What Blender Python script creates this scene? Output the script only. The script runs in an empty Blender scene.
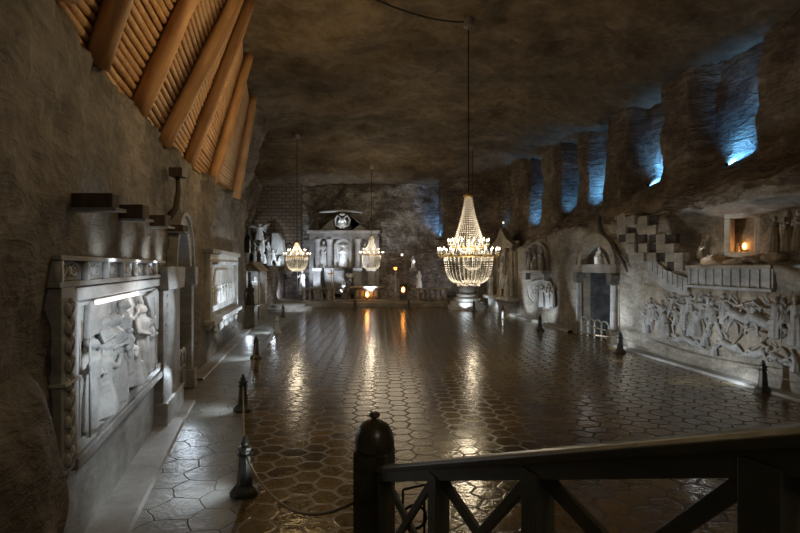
import bpy, bmesh, math, random
from mathutils import Vector, Matrix, noise
C = bpy.context.scene.collection
R = math.radians
PI = math.pi
random.seed(7)
H, F = 3.2, 533.33

# ---------------- camera, world, exposure, fill lights ----------------
cam_d = bpy.data.cameras.new('camera'); cam_d.sensor_width = 36; cam_d.lens = 24
cam_d.clip_start = 0.05; cam_d.clip_end = 200
cam = bpy.data.objects.new('camera', cam_d); C.objects.link(cam)
cam.location = (0, 0, H); cam.rotation_euler = (R(90), 0, 0)
bpy.context.scene.camera = cam
S = bpy.context.scene
S.view_settings.view_transform = 'Standard'
S.view_settings.look = 'None'
S.view_settings.gamma = 1
S.view_settings.exposure = 0.12
S.view_settings.use_curve_mapping = False
w = bpy.data.worlds.new('world'); S.world = w; w.use_nodes = True
w.node_tree.nodes['Background'].inputs[0].default_value = (0.42, 0.36, 0.27, 1)
w.node_tree.nodes['Background'].inputs[1].default_value = 0.10

def lamp(kind, name, loc, power, col, size=0.1, aim=None, angle=60, blend=0.6, parent=None, spec=None):
    d = bpy.data.lights.new(name, kind); d.energy = power; d.color = col
    if kind == 'AREA':
        d.size = size
    else:
        d.shadow_soft_size = size
    if kind == 'SPOT':
        d.spot_size = R(angle); d.spot_blend = blend
    if spec is not None: d.specular_factor = spec
    o = bpy.data.objects.new(name, d); C.objects.link(o)
    o.location = loc
    if aim is not None:
        o.rotation_euler = (Vector(aim) - Vector(loc)).to_track_quat('-Z', 'Y').to_euler()
    if parent: o.parent = parent
    return o

COOL = (0.76, 0.88, 1.0)
WARM = (1.0, 0.86, 0.64)
BLUE = (0.10, 0.40, 1.0)
# added fill lights without fittings: over the landing, along the vault, by the logs
lamp('POINT', 'landing_lamp', (2.2, -1.5, 6.0), 130, (1.0, 0.80, 0.55), 1.0)
lamp('POINT', 'vault_lamp', (2.0, 10.0, 7.5), 60, (1.0, 0.80, 0.52), 2.6, spec=0.0)
lamp('POINT', 'vault_lamp', (1.5, 26.0, 7.5), 130, (1.0, 0.80, 0.52), 2.6, spec=0.0)
lamp('POINT', 'vault_lamp', (-1.0, 38.0, 6.8), 300, (1.0, 0.84, 0.62), 2.8, spec=0.0)
lamp('POINT', 'cribbing_lamp', (-1.4, 9.5, 7.0), 130, (1.0, 0.72, 0.38), 0.4, spec=0.0)
lamp('POINT', 'cribbing_lamp', (-3.2, 17.0, 6.8), 170, (1.0, 0.72, 0.38), 0.4, spec=0.0)

# ---------------- materials ----------------
class N:
    def __init__(s, m): s.t = m.node_tree; s.n = s.t.nodes
    def add(s, typ, **kw):
        n = s.n.new(typ)
        for k, v in kw.items():
            if k.startswith('i_'):
                key = k[2:]; key = int(key) if key.isdigit() else key.replace('_', ' ')
                n.inputs[key].default_value = v
            else: setattr(n, k, v)
        return n
    def link(s, a, b): s.t.links.new(a, b)
    def math(s, op, a, b=None, c=None, clamp=False):
        n = s.n.new('ShaderNodeMath'); n.operation = op; n.use_clamp = clamp
        for i, x in enumerate((a, b, c)):
            if x is None: continue
            if isinstance(x, (int, float)): n.inputs[i].default_value = x
            else: s.link(x, n.inputs[i])
        return n.outputs[0]
    def vmath(s, op, a, b=None, out=0):
        n = s.n.new('ShaderNodeVectorMath'); n.operation = op
        for i, x in enumerate((a, b)):
            if x is None: continue
            if isinstance(x, (tuple, list)): n.inputs[i].default_value = x
            else: s.link(x, n.inputs[i])
        return n.outputs[out]
    def ramp(s, fac, stops):
        n = s.n.new('ShaderNodeValToRGB')
        el = n.color_ramp.elements
        while len(el) < len(stops): el.new(0.5)
        for e, (p, c) in zip(el, stops): e.position = p; e.color = (*c, 1)
        s.link(fac, n.inputs[0]); return n.outputs[0]

def newmat(name):
    m = bpy.data.materials.new(name); m.use_nodes = True
    return m, N(m), m.node_tree.nodes['Principled BSDF']

def rock(name, c1, c2, c3, scale=0.6, bump=0.6, rough=0.75, fine=9.0, dist=0.06, spec=0.3):
    m, n, b = newmat(name)
    pos = n.add('ShaderNodeNewGeometry').outputs['Position']
    a = n.add('ShaderNodeTexNoise', i_Scale=scale, i_Detail=8.0, i_Roughness=0.6); n.link(pos, a.inputs['Vector'])
    f = n.add('ShaderNodeTexNoise', i_Scale=fine, i_Detail=5.0, i_Roughness=0.7); n.link(pos, f.inputs['Vector'])
    sv = n.vmath('MULTIPLY', pos, (1.0, 1.0, 3.5))
    st = n.add('ShaderNodeTexNoise', i_Scale=1.2, i_Detail=6.0, i_Roughness=0.65, i_Distortion=0.8); n.link(sv, st.inputs['Vector'])
    mixf = n.math('ADD', n.math('MULTIPLY', a.outputs[0], 0.5), n.math('ADD', n.math('MULTIPLY', f.outputs[0], 0.22), n.math('MULTIPLY', st.outputs[0], 0.28)))
    col = n.ramp(mixf, [(0.40, c1), (0.5, c2), (0.60, c3)])
    n.link(col, b.inputs['Base Color'])
    v = n.add('ShaderNodeTexVoronoi', i_Scale=fine * 0.45); n.link(pos, v.inputs['Vector'])
    hgt = n.math('ADD', n.math('MULTIPLY', f.outputs[0], 0.6), n.math('ADD', n.math('MULTIPLY', v.outputs[0], 0.5), n.math('MULTIPLY', st.outputs[0], 2.0)))
    bp = n.add('ShaderNodeBump', i_Strength=bump, i_Distance=dist); n.link(hgt, bp.inputs['Height'])
    n.link(bp.outputs[0], b.inputs['Normal'])
    b.inputs['Roughness'].default_value = rough
    b.inputs['Specular IOR Level'].default_value = spec
    return m

def plain(name, c, rough=0.6, metal=0.0, spec=0.4, bump=0.0, bscale=30.0, c2=None, nscale=6.0):
    m, n, b = newmat(name)
    b.inputs['Base Color'].default_value = (*c, 1)
    b.inputs['Roughness'].default_value = rough; b.inputs['Metallic'].default_value = metal
    b.inputs['Specular IOR Level'].default_value = spec
    pos = n.add('ShaderNodeTexCoord').outputs['Object']
    if c2:
        a = n.add('ShaderNodeTexNoise', i_Scale=nscale, i_Detail=5.0); n.link(pos, a.inputs['Vector'])
        n.link(n.ramp(a.outputs[0], [(0.35, c), (0.65, c2)]), b.inputs['Base Color'])
    if bump:
        a = n.add('ShaderNodeTexNoise', i_Scale=bscale, i_Detail=4.0); n.link(pos, a.inputs['Vector'])
        bp = n.add('ShaderNodeBump', i_Strength=bump, i_Distance=0.02); n.link(a.outputs[0], bp.inputs['Height'])
        n.link(bp.outputs[0], b.inputs['Normal'])
    return m

def emit(name, c, s):
    m, n, b = newmat(name)
    b.inputs['Base Color'].default_value = (*c, 1)
    b.inputs['Emission Color'].default_value = (*c, 1); b.inputs['Emission Strength'].default_value = s
    return m

def floor_mat(name, tile, g_w, c1, c2, r0, r1, bump):
    m, n, b = newmat(name)
    pos = n.add('ShaderNodeNewGeometry').outputs['Position']
    wob = n.add('ShaderNodeTexNoise', i_Scale=1.6, i_Detail=2.0); n.link(pos, wob.inputs['Vector'])
    wv = n.vmath('MULTIPLY', n.vmath('SUBTRACT', wob.outputs['Color'], (0.5, 0.5, 0.5)), (0.30, 0.30, 0.0))
    p0 = n.vmath('ADD', pos, wv)
    rot = n.add('ShaderNodeVectorRotate', rotation_type='Z_AXIS', i_Angle=R(28)); n.link(p0, rot.inputs[0])
    p = n.vmath('MULTIPLY', rot.outputs[0], (1 / tile, 1 / tile, 0.0))
    p = n.vmath('ADD', p, (400.0, 400.0 * 1.7320508, 0.0))
    h = (1.0, 1.7320508, 1.0)
    a = n.vmath('SUBTRACT', n.vmath('MODULO', p, h), (0.5, 0.8660254, 0.0))
    bb = n.vmath('SUBTRACT', n.vmath('MODULO', n.vmath('ADD', p, (0.5, 0.8660254, 0.0)), h), (0.5, 0.8660254, 0.0))
    la = n.vmath('LENGTH', a, out=1); lb = n.vmath('LENGTH', bb, out=1)
    sel = n.math('LESS_THAN', lb, la)
    mx = n.add('ShaderNodeMix', data_type='VECTOR')
    n.link(sel, mx.inputs['Factor']); n.link(a, mx.inputs[4]); n.link(bb, mx.inputs[5])
    g = mx.outputs[1]
    ag = n.vmath('ABSOLUTE', g)
    dt = n.vmath('DOT_PRODUCT', ag, (0.5, 0.8660254, 0.0), out=1)
    sx = n.add('ShaderNodeSeparateXYZ'); n.link(ag, sx.inputs[0])
    d = n.math('SUBTRACT', 0.5, n.math('MAXIMUM', dt, sx.outputs[0]))
    gr = n.math('DIVIDE', d, g_w, clamp=True)          # 0 in the joint, 1 on the tile
    idv = n.vmath('SUBTRACT', p, g)
    idr = n.vmath('SNAP', n.vmath('ADD', idv, (0.1, 0.1, 0.1)), (0.25, 0.25, 0.25))
    wn = n.add('ShaderNodeTexWhiteNoise'); n.link(idr, wn.inputs['Vector'])
    big = n.add('ShaderNodeTexNoise', i_Scale=0.5, i_Detail=6.0, i_Roughness=0.6); n.link(pos, big.inputs['Vector'])
    fin = n.add('ShaderNodeTexNoise', i_Scale=14.0, i_Detail=5.0, i_Roughness=0.65); n.link(pos, fin.inputs['Vector'])
    f = n.math('ADD', n.math('MULTIPLY', big.outputs[0], 0.5), n.math('ADD', n.math('MULTIPLY', wn.outputs[0], 0.10), n.math('MULTIPLY', fin.outputs[0], 0.40)))
    col = n.ramp(f, [(0.36, c1), (0.62, c2)])
    mc = n.add('ShaderNodeMix', data_type='RGBA', blend_type='MULTIPLY'); mc.inputs[0].default_value = 1.0
    n.link(col, mc.inputs[6])
    jc = n.ramp(gr, [(0.0, (0.16, 0.15, 0.14)), (1.0, (1, 1, 1))]); n.link(jc, mc.inputs[7])
    n.link(mc.outputs[2], b.inputs['Base Color'])
    rr = n.math('ADD', n.math('MULTIPLY', fin.outputs[0], r1 - r0), n.math('ADD', r0, n.math('MULTIPLY', n.math('SUBTRACT', 1.0, gr), 0.45)))
    n.link(rr, b.inputs['Roughness'])
    mid = n.add('ShaderNodeTexNoise', i_Scale=3.5, i_Detail=3.0); n.link(pos, mid.inputs['Vector'])
    hg = n.math('ADD', n.math('MULTIPLY', gr, 0.35), n.math('ADD', n.math('MULTIPLY', fin.outputs[0], 0.30), n.math('MULTIPLY', mid.outputs[0], 0.9)))
    bp = n.add('ShaderNodeBump', i_Strength=bump, i_Distance=0.02); n.link(hg, bp.inputs['Height'])
    n.link(bp.outputs[0], b.inputs['Normal'])
    b.inputs['Specular IOR Level'].default_value = 0.6
    if tile < 0.6: b.inputs['Specular Tint'].default_value = (1.0, 0.86, 0.58, 1)
    return m

def brick_mat(name):
    m, n, b = newmat(name)
    pos = n.add('ShaderNodeNewGeometry').outputs['Position']
    sp = n.add('ShaderNodeSeparateXYZ'); n.link(pos, sp.inputs[0])
    cb = n.add('ShaderNodeCombineXYZ'); n.link(sp.outputs[0], cb.inputs[0]); n.link(sp.outputs[2], cb.inputs[1])
    t = n.add('ShaderNodeTexBrick', i_Scale=1.0, i_Mortar_Size=0.03, i_Brick_Width=0.62, i_Row_Height=0.30)
    t.inputs['Color1'].default_value = (0.17, 0.13, 0.085, 1); t.inputs['Color2'].default_value = (0.12, 0.09, 0.06, 1)
    t.inputs['Mortar'].default_value = (0.05, 0.04, 0.03, 1)
    n.link(cb.outputs[0], t.inputs['Vector']); n.link(t.outputs[0], b.inputs['Base Color'])
    b.inputs['Roughness'].default_value = 0.85
    bp = n.add('ShaderNodeBump', i_Strength=0.8, i_Distance=0.05, invert=True); n.link(t.outputs[1], bp.inputs['Height'])
    n.link(bp.outputs[0], b.inputs['Normal'])
    return m

def wood_mat(name, c1, c2):
    m, n, b = newmat(name)
    pos = n.add('ShaderNodeTexCoord').outputs['Object']
    sv = n.vmath('MULTIPLY', pos, (6.0, 6.0, 0.8))
    a = n.add('ShaderNodeTexNoise', i_Scale=1.5, i_Detail=6.0, i_Distortion=0.6); n.link(sv, a.inputs['Vector'])
    k = n.add('ShaderNodeTexNoise', i_Scale=0.9, i_Detail=3.0); n.link(pos, k.inputs['Vector'])
    n.link(n.ramp(n.math('ADD', n.math('MULTIPLY', a.outputs[0], 0.6), n.math('MULTIPLY', k.outputs[0], 0.4)), [(0.38, c1), (0.62, c2)]), b.inputs['Base Color'])
    b.inputs['Roughness'].default_value = 0.6; b.inputs['Specular IOR Level'].default_value = 0.3
    bp = n.add('ShaderNodeBump', i_Strength=0.3, i_Distance=0.01); n.link(a.outputs[0], bp.inputs['Height'])
    n.link(bp.outputs[0], b.inputs['Normal'])
    return m

M = {}
M['rock_left'] = rock('salt_rock_hewn', (0.060, 0.048, 0.034), (0.14, 0.115, 0.085), (0.26, 0.22, 0.17), 0.45, 0.7)
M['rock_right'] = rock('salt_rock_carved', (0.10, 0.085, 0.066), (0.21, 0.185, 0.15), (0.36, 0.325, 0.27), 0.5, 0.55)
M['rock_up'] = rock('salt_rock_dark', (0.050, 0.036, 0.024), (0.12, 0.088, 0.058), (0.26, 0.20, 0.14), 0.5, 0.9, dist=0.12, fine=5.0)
M['ceiling'] = rock('salt_vault', (0.060, 0.042, 0.024), (0.115, 0.085, 0.050), (0.20, 0.152, 0.095), 0.28, 0.6, 0.85, fine=3.5)
M['back'] = rock('salt_rock_far', (0.09, 0.072, 0.055), (0.20, 0.175, 0.145), (0.46, 0.43, 0.38), 0.5, 0.9, dist=0.15, fine=4.0)
M['brick'] = brick_mat('salt_blocks')
M['salt'] = rock('carved_salt', (0.30, 0.29, 0.27), (0.42, 0.41, 0.39), (0.54, 0.53, 0.50), 1.5, 0.25, 0.5, fine=22.0, dist=0.02)
M['salt_grey'] = rock('grey_salt', (0.16, 0.152, 0.14), (0.25, 0.24, 0.22), (0.36, 0.35, 0.33), 1.2, 0.3, 0.55, fine=18.0, dist=0.02)
M['salt_tan'] = rock('tan_salt', (0.14, 0.115, 0.085), (0.22, 0.185, 0.14), (0.34, 0.29, 0.22), 1.2, 0.35, 0.65, fine=14.0, dist=0.03)
M['salt_dark'] = rock('dark_salt', (0.05, 0.043, 0.036), (0.085, 0.075, 0.062), (0.14, 0.125, 0.105), 1.2, 0.4, 0.6, fine=14.0, dist=0.03)
M['salt_white'] = rock('white_salt', (0.52, 0.52, 0.50), (0.66, 0.66, 0.64), (0.78, 0.78, 0.76), 1.2, 0.2, 0.45, fine=18.0, dist=0.02)
M['floor'] = floor_mat('salt_floor_tiles', 0.44, 0.075, (0.034, 0.023, 0.008), (0.18, 0.122, 0.046), 0.05, 0.24, 0.42)
M['walk'] = floor_mat('salt_walkway_tiles', 0.62, 0.022, (0.10, 0.098, 0.085), (0.24, 0.235, 0.21), 0.22, 0.55, 0.9)
M['kerb'] = rock('kerb_salt', (0.20, 0.195, 0.18), (0.28, 0.27, 0.25), (0.36, 0.35, 0.33), 0.8, 0.2, 0.5, fine=10.0, dist=0.02)
M['log'] = wood_mat('pine_log', (0.32, 0.16, 0.058), (0.52, 0.29, 0.125))
M['pole'] = wood_mat('pine_pole', (0.38, 0.20, 0.08), (0.58, 0.35, 0.16))
M['old_wood'] = wood_mat('dark_timber', (0.05, 0.035, 0.022), (0.10, 0.07, 0.045))
M['rail'] = plain('green_grey_paint', (0.075, 0.080, 0.058), 0.35, 0, 0.5, 0.15, 20, (0.10, 0.10, 0.072))
M['newel'] = plain('dark_varnish', (0.035, 0.032, 0.020), 0.28, 0, 0.6, 0.2, 12, (0.075, 0.065, 0.04))
M['iron'] = plain('black_iron', (0.02, 0.019, 0.018), 0.45, 0.6)
M['bollard'] = plain('dark_bronze', (0.045, 0.045, 0.036), 0.4, 0.4, 0.5, 0.3, 25, (0.075, 0.07, 0.05))
M['rope'] = plain('cord', (0.26, 0.21, 0.14), 0.8, 0, 0.2, 0.5, 80)
M['brass'] = plain('brass', (0.55, 0.38, 0.16), 0.3, 0.9)
M['white_paint'] = plain('white_paint', (0.55, 0.54, 0.50), 0.5)
M['red'] = plain('red_plastic', (0.45, 0.03, 0.02), 0.4)
M['stone_brown'] = rock('brown_salt', (0.016, 0.012, 0.008), (0.032, 0.024, 0.017), (0.06, 0.047, 0.034), 1.2, 0.4, 0.8)  # darkened to paint the shade inside the step gaps
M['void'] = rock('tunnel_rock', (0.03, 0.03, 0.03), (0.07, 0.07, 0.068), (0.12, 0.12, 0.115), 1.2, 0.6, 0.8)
def crystal():
    m, n, b = newmat('salt_crystal')
    b.inputs['Base Color'].default_value = (0.97, 0.94, 0.87, 1); b.inputs['Roughness'].default_value = 0.12
    b.inputs['Specular IOR Level'].default_value = 0.8
    b.inputs['Transmission Weight'].default_value = 0.25
    b.inputs['Subsurface Weight'].default_value = 0.0
    return m
M['crystal'] = crystal()
M['bulb'] = emit('candle_bulb', (1.0, 0.84, 0.60), 12.0)
M['flame'] = emit('orange_flame', (1.0, 0.36, 0.07), 16.0)
M['amber'] = emit('amber_glass', (1.0, 0.30, 0.05), 5.0)
M['led'] = emit('led_strip', (1.0, 0.93, 0.88), 0.75)  # glow put on the lintel to show it lit; no lamp there
M['amber_white'] = emit('warm_lamp', (1.0, 0.85, 0.55), 1.5)
M['bluelamp'] = emit('blue_lamp', (0.2, 0.5, 1.0), 6.0)
M['whitelamp'] = emit('white_lamp', (0.9, 0.95, 1.0), 2.5)

# ---------------- mesh helpers ----------------
class MB:
    def __init__(s): s.v = []; s.f = []
    def addv(s, vs, fs):
        o = len(s.v); s.v += [tuple(v) for v in vs]; s.f += [tuple(i + o for i in f) for f in fs]; return s
    def box(s, x0, x1, y0, y1, z0, z1):
        return s.addv([(x0,y0,z0),(x1,y0,z0),(x1,y1,z0),(x0,y1,z0),(x0,y0,z1),(x1,y0,z1),(x1,y1,z1),(x0,y1,z1)],
                      [(3,2,1,0),(4,5,6,7),(0,1,5,4),(1,2,6,5),(2,3,7,6),(3,0,4,7)])
    def prism(s, pts, y0, y1):           # outline in x,z pulled along y
        n = len(pts)
        vs = [(x, y0, z) for x, z in pts] + [(x, y1, z) for x, z in pts]
        fs = [tuple(range(n)), tuple(range(2*n-1, n-1, -1))] + [(i, i+n, (i+1) % n + n, (i+1) % n) for i in range(n)]
        return s.addv(vs, fs)
    def lathe(s, prof, c=(0,0,0), n=16, fold=0, amp=0):     # prof (r, z)
        vs = []; fs = []
        for r, z in prof:
            for k in range(n):
                a = 2*PI*k/n; rr = r * (1 + amp * math.cos(fold * a)) if fold else r
                vs.append((c[0]+rr*math.cos(a), c[1]+rr*math.sin(a), c[2]+z))
        for i in range(len(prof)-1):
            for k in range(n):
                fs.append((i*n+k, i*n+(k+1) % n, (i+1)*n+(k+1) % n, (i+1)*n+k))
        fs.append(tuple(range(n-1, -1, -1))); fs.append(tuple(range((len(prof)-1)*n, len(prof)*n)))
        return s.addv(vs, fs)
    def tube(s, path, r, n=8, closed=False):
        P = [Vector(p) for p in path]; m = len(P); vs = []; fs = []
        rr = r if isinstance(r, (list, tuple)) else [r]*m
        up = Vector((0,0,1)); prev = None
        for i, p in enumerate(P):
            if closed: d = P[(i+1) % m] - P[i-1]
            else: d = P[min(i+1, m-1)] - P[max(i-1, 0)]
            d.normalize()
            if prev is None:
                ref = up if abs(d.z) < 0.9 else Vector((1,0,0)); a = d.cross(ref).normalized()
            else:
                a = (prev - d * prev.dot(d))
                a = a.normalized() if a.length > 1e-6 else d.cross(up).normalized()
            prev = a; b = d.cross(a)
            for k in range(n):
                t = 2*PI*k/n; vs.append(p + (a*math.cos(t) + b*math.sin(t)) * rr[i])
        for i in range(m if closed else m-1):
            j = (i+1) % m
            for k in range(n):
                fs.append((i*n+k, i*n+(k+1) % n, j*n+(k+1) % n, j*n+k))
        if not closed: fs.append(tuple(range(n-1, -1, -1))); fs.append(tuple(range((m-1)*n, m*n)))
        return s.addv(vs, fs)
    def ball(s, c, r, n=10, m=6):
        r = r if isinstance(r, (tuple, list)) else (r, r, r)
        prof = [(max(0.02, math.sin(PI*i/m)), -math.cos(PI*i/m)) for i in range(m+1)]
        o = len(s.v); s.lathe(prof, (0,0,0), n)
        for i in range(o, len(s.v)):
            x, y, z = s.v[i]; s.v[i] = (c[0]+x*r[0], c[1]+y*r[1], c[2]+z*r[2])
        return s
    def octa(s, c, r, h):
        x, y, z = c
        return s.addv([(x+r,y,z),(x,y+r,z),(x-r,y,z),(x,y-r,z),(x,y,z+h),(x,y,z-h)],
                      [(0,1,4),(1,2,4),(2,3,4),(3,0,4),(1,0,5),(2,1,5),(3,2,5),(0,3,5)])
    def mesh(s, name, mat, smooth=False):
        me = bpy.data.meshes.new(name); me.from_pydata(s.v, [], s.f); me.update()
        bm = bmesh.new(); bm.from_mesh(me); bmesh.ops.recalc_face_normals(bm, faces=bm.faces); bm.to_mesh(me); bm.free()
        if smooth:
            for p in me.polygons: p.use_smooth = True
        if mat: me.materials.append(M[mat])
        return me
    def build(s, name, mat, parent=None, smooth=False, bevel=0, loc=None):
        o = bpy.data.objects.new(name, s.mesh(name, mat, smooth)); C.objects.link(o)
        if parent: o.parent = parent
        if loc: o.location = loc
        if bevel:
            b = o.modifiers.new('bevel', 'BEVEL'); b.width = bevel; b.segments = 2; b.limit_method = 'ANGLE'; b.angle_limit = R(40)
        return o

def tag(o, label=None, cat=None, group=None, kind=None):
    if label: o['label'] = label
    if cat: o['category'] = cat
    if group: o['group'] = group
    if kind: o['kind'] = kind
    return o
def struct(o): o['kind'] = 'structure'; return o
def empty(name, loc, rz=0, label=None, cat=None, group=None):
    o = bpy.data.objects.new(name, None); C.objects.link(o); o.location = loc; o.rotation_euler = (0, 0, rz)
    o.empty_display_size = 0.2
    return tag(o, label, cat, group)
def kids(o): return [c for c in C.objects if c.parent == o]
def copy_tree(o, parent=None):
    c = o.copy(); C.objects.link(c)
    if parent: c.parent = parent
    for k in kids(o): copy_tree(k, c)
    return c
def fx(x, y, z, amp, freq=0.8, seed=0):
    v = noise.fractal(Vector((x*freq+seed, y*freq, z*freq)), 0.9, 2.1, 5)
    return v * amp

# ---------------- wall frames ----------------
class WF:
    """local frame on a wall: x runs along it, -y into the room, z up"""
    def __init__(s, P, Q):
        s.P = Vector((P[0], P[1], 0)); s.Q = Vector((Q[0], Q[1], 0))
        d = (s.Q - s.P); s.L = d.length; s.d = d.normalized(); s.n = Vector((s.d.y, -s.d.x, 0))
        s.rz = math.atan2(s.d.y, s.d.x)
    def px(s, x, y=None, off=0.0):
        r = (x - 400) / F
        o = s.P + s.n * off
        # (o.x + t d.x) = r (o.y + t d.y)
        t = (r * o.y - o.x) / (s.d.x - r * s.d.y)
        Y = o.y + t * s.d.y
        if y is None: return t
        return t, H + (266.7 - y) * Y / F
    def world(s, u, off, z): p = s.P + s.d*u + s.n*off; return (p.x, p.y, z)
LA = WF((-3.79, 6.41), (-5.18, 11.76))
LB = WF((-5.18, 11.76), (-5.95, 15.1))
LC = WF((-5.95, 15.1), (-7.75, 25.8))
RD = WF((6.6, 41.6), (7.6, 35.5))
RC = WF((7.6, 35.5), (8.6, 27.0))
RB = WF((8.6, 27.0), (9.0, 20.0))
RA = WF((9.0, 20.0), (9.77, 13.0))

left_line = [(-1.0, -1.0), (-2.2, 1.2), (-3.79, 6.41), (-5.18, 11.76), (-5.95, 15.1), (-7.75, 25.8), (-8.0, 27.6), (-10.2, 29.6), (-12.0, 38.0), (-12.6, 46.5)]
right_line = [(10.9, -1.0), (10.6, 5.0), (9.77, 13.0), (9.0, 20.0), (8.6, 27.0), (7.6, 35.5), (6.6, 41.6), (6.2, 46.5)]
def line_at(line, y):
    for (x0, y0), (x1, y1) in zip(line, line[1:]):
        if y <= y1: return x0 + (x1-x0)*(y-y0)/(y1-y0)
    return line[-1][0]
def lerp_keys(keys, y):
    if y <= keys[0][0]: return keys[0][1]
    for (y0, a), (y1, b) in zip(keys, keys[1:]):
        if y <= y1:
            t = (y-y0)/(y1-y0); return [(p[0]+(q[0]-p[0])*t, p[1]+(q[1]-p[1])*t) for p, q in zip(a, b)]
    return keys[-1][1]
def resample(prof, step):
    out = []
    for (a, b) in zip(prof, prof[1:]):
        L = math.hypot(b[0]-a[0], b[1]-a[1]); n = max(1, round(L/step))
        for i in range(n): out.append((a[0]+(b[0]-a[0])*i/n, a[1]+(b[1]-a[1])*i/n))
    out.append(prof[-1]); return out
def smooth01(t): t = max(0, min(1, t)); return t*t*(3-2*t)

def ceil_z(x, y):
    z = 11.2 - 1.1*smooth01((x-5.0)/5.5) - 0.9*smooth01((y-37)/9) - 0.25*smooth01((-x-4)/6)
    return z

def wall_grid(line, side, keys, y0, y1, step, counts, amp_fn, holes, name, mat, extra=None):
    """side +1: the wall stands at growing x"""
    ys = []; y = y0
    while y < y1: ys.append(y); y += step
    ys.append(y1)
    mb = MB(); rows = []
    for y in ys:
        prof = lerp_keys(keys, y); row = []
        for (a, b), n in zip(zip(prof, prof[1:]), counts):
            for i in range(n):
                t = i/n; row.append((a[0]+(b[0]-a[0])*t, a[1]+(b[1]-a[1])*t))
        row.append(prof[-1])
        bx = line_at(line, y)
        r = []
        for (s_, z) in row:
            x = bx + side*s_
            if extra: x += side*extra(y, z)
            a = amp_fn(y, z)
            x += fx(x, y, z, a, 0.9, 3.1*side) + fx(x, y, z, a*0.35, 3.3, 9)
            z2 = z + (fx(x, y, z, a*0.8, 0.9, 21) if 0.3 < z < 10.3 else 0)
            r.append((x, y, z2))
        rows.append(r)
    n = len(rows[0])
    vs = [v for r in rows for v in r]; fs = []
    for i in range(len(rows)-1):
        for j in range(n-1):
            cy = (rows[i][j][1]+rows[i+1][j][1])/2; cz = (rows[i][j][2]+rows[i][j+1][2])/2
            if any(h[0] < cy < h[1] and cz < h[2] for h in holes): continue
            fs.append((i*n+j, (i+1)*n+j, (i+1)*n+j+1, i*n+j+1))
    mb.addv(vs, fs)
    o = mb.build(name, mat, smooth=True)
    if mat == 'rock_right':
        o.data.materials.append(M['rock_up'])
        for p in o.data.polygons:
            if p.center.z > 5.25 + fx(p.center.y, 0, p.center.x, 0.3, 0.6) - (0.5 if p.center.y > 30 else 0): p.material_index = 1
    return struct(o)

# ---------------- structure ----------------
# right wall: carved lower part, ledge with grotto hollow, dark overhang, upper wall with lit niches
upper = lambda top, s0: [(s0, top), (s0 + 0.15, 10.7)]
RK = [(17.0, [(0,0),(0,3.15),(1.3,3.3),(1.5,4.75),(0.15,5.05),(0.2,5.6),(1.0,6.35),(1.15,10.9)]),
      (17.6, [(0,0),(0,3.3),(1.0,3.5),(1.2,4.8),(0.15,5.15),(0.2,5.6),(1.0,6.4),(1.15,10.9)]),
      (18.4, [(0,0),(0,4.95),(0.45,5.0),(0.5,5.1),(0.2,5.2),(0.2,5.6),(1.0,6.4),(1.15,10.9)]),
      (22.5, [(0,0),(0,5.05),(0.45,5.12),(0.5,5.2),(0.3,5.3),(0.4,5.5),(1.0,6.4),(1.15,10.9)]),
      (28.0, [(0,0),(0,5.1),(0.25,5.2),(0.3,5.25),(0.3,5.3),(0.5,5.5),(1.0,6.1),(1.15,10.9)]),
      (35.0, [(0,0),(0,4.4),(0.3,4.5),(0.35,4.55),(0.4,4.6),(0.6,4.9),(1.0,5.7),(1.15,10.9)]),
      (47.0, [(0,0),(0,3.9),(0.3,4.1),(0.35,4.2),(0.4,4.3),(0.6,4.4),(1.0,5.2),(1.15,10.9)])]
niche_px = [742, 661, 598, 570, 537, 507]
wall_up = WF((7.6, 41.6), (10.8, 13.0))
nich = []
NW = [1.5, 1.3, 0.85, 0.8, 0.85, 0.85]
for i, p in enumerate(niche_px):
    r = (p-400)/F
    for k in range(900):
        yy = 10 + k*0.04
        if i < 2 and (line_at(right_line, yy) + 1.75)/yy <= r: break
        if i >= 2 and (line_at(right_line, yy + NW[i]) + 1.45)/(yy + NW[i]) <= r: break
    nich.append(yy)
def niche_fn(y, z):
    zl = lerp_keys(RK, y)[6][1]
    if z < zl - 0.1: return 0
    t = smooth01((z-zl+0.1)/0.3); v = 0
    for c in nich:
        w_ = NW[nich.index(c)]
        d_ = abs(y-c)
        v = max(v, 0.75*(1-smooth01((d_-w_*0.9)/0.16)))
    return t*v
def amp_r(y, z):
    if z < 5.0 and y > 17.4: return 0.035
    if z < 3.1: return 0.03
    if z < 5.6: return 0.20
    return 0.20
dr0 = RB.world(RB.px(612), 0, 0)[1]; dr1 = RB.world(RB.px(583), 0, 0)[1]
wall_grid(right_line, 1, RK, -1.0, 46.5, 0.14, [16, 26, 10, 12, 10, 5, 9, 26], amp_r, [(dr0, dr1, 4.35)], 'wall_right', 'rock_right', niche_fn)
# left wall
LK = [(-1.0, [(0,0),(-0.05,2.5),(0.0,5.85),(0.9,6.0),(0.6,11.0)]),
      (12.0, [(0,0),(-0.02,2.5),(0.0,5.95),(0.9,6.05),(0.6,11.0)]),
      (22.5, [(0,0),(-0.02,2.5),(0.0,6.35),(0.9,6.5),(0.4,11.0)]),
      (25.5, [(0,0),(-0.02,2.5),(0.0,6.4),(0.25,6.7),(-0.6,11.0)]),
      (27.5, [(0,0),(-0.0,2.5),(0.0,6.4),(0.0,6.7),(-1.3,11.0)]),
      (46.5, [(0,0),(0,2.5),(0,6.4),(0,6.7),(-1.0,11.0)])]
def amp_l(y, z):
    if z < 3.6 and 5.7 < y < 27: return 0.03
    if y < 5.7: return 0.12
    if z < 5.6: return 0.10
    return 0.22
dl0 = LB.world(LB.px(179, off=0.2), 0, 0)[1]; dl1 = LB.world(LB.px(191, off=0.2), 0, 0)[1]
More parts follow.
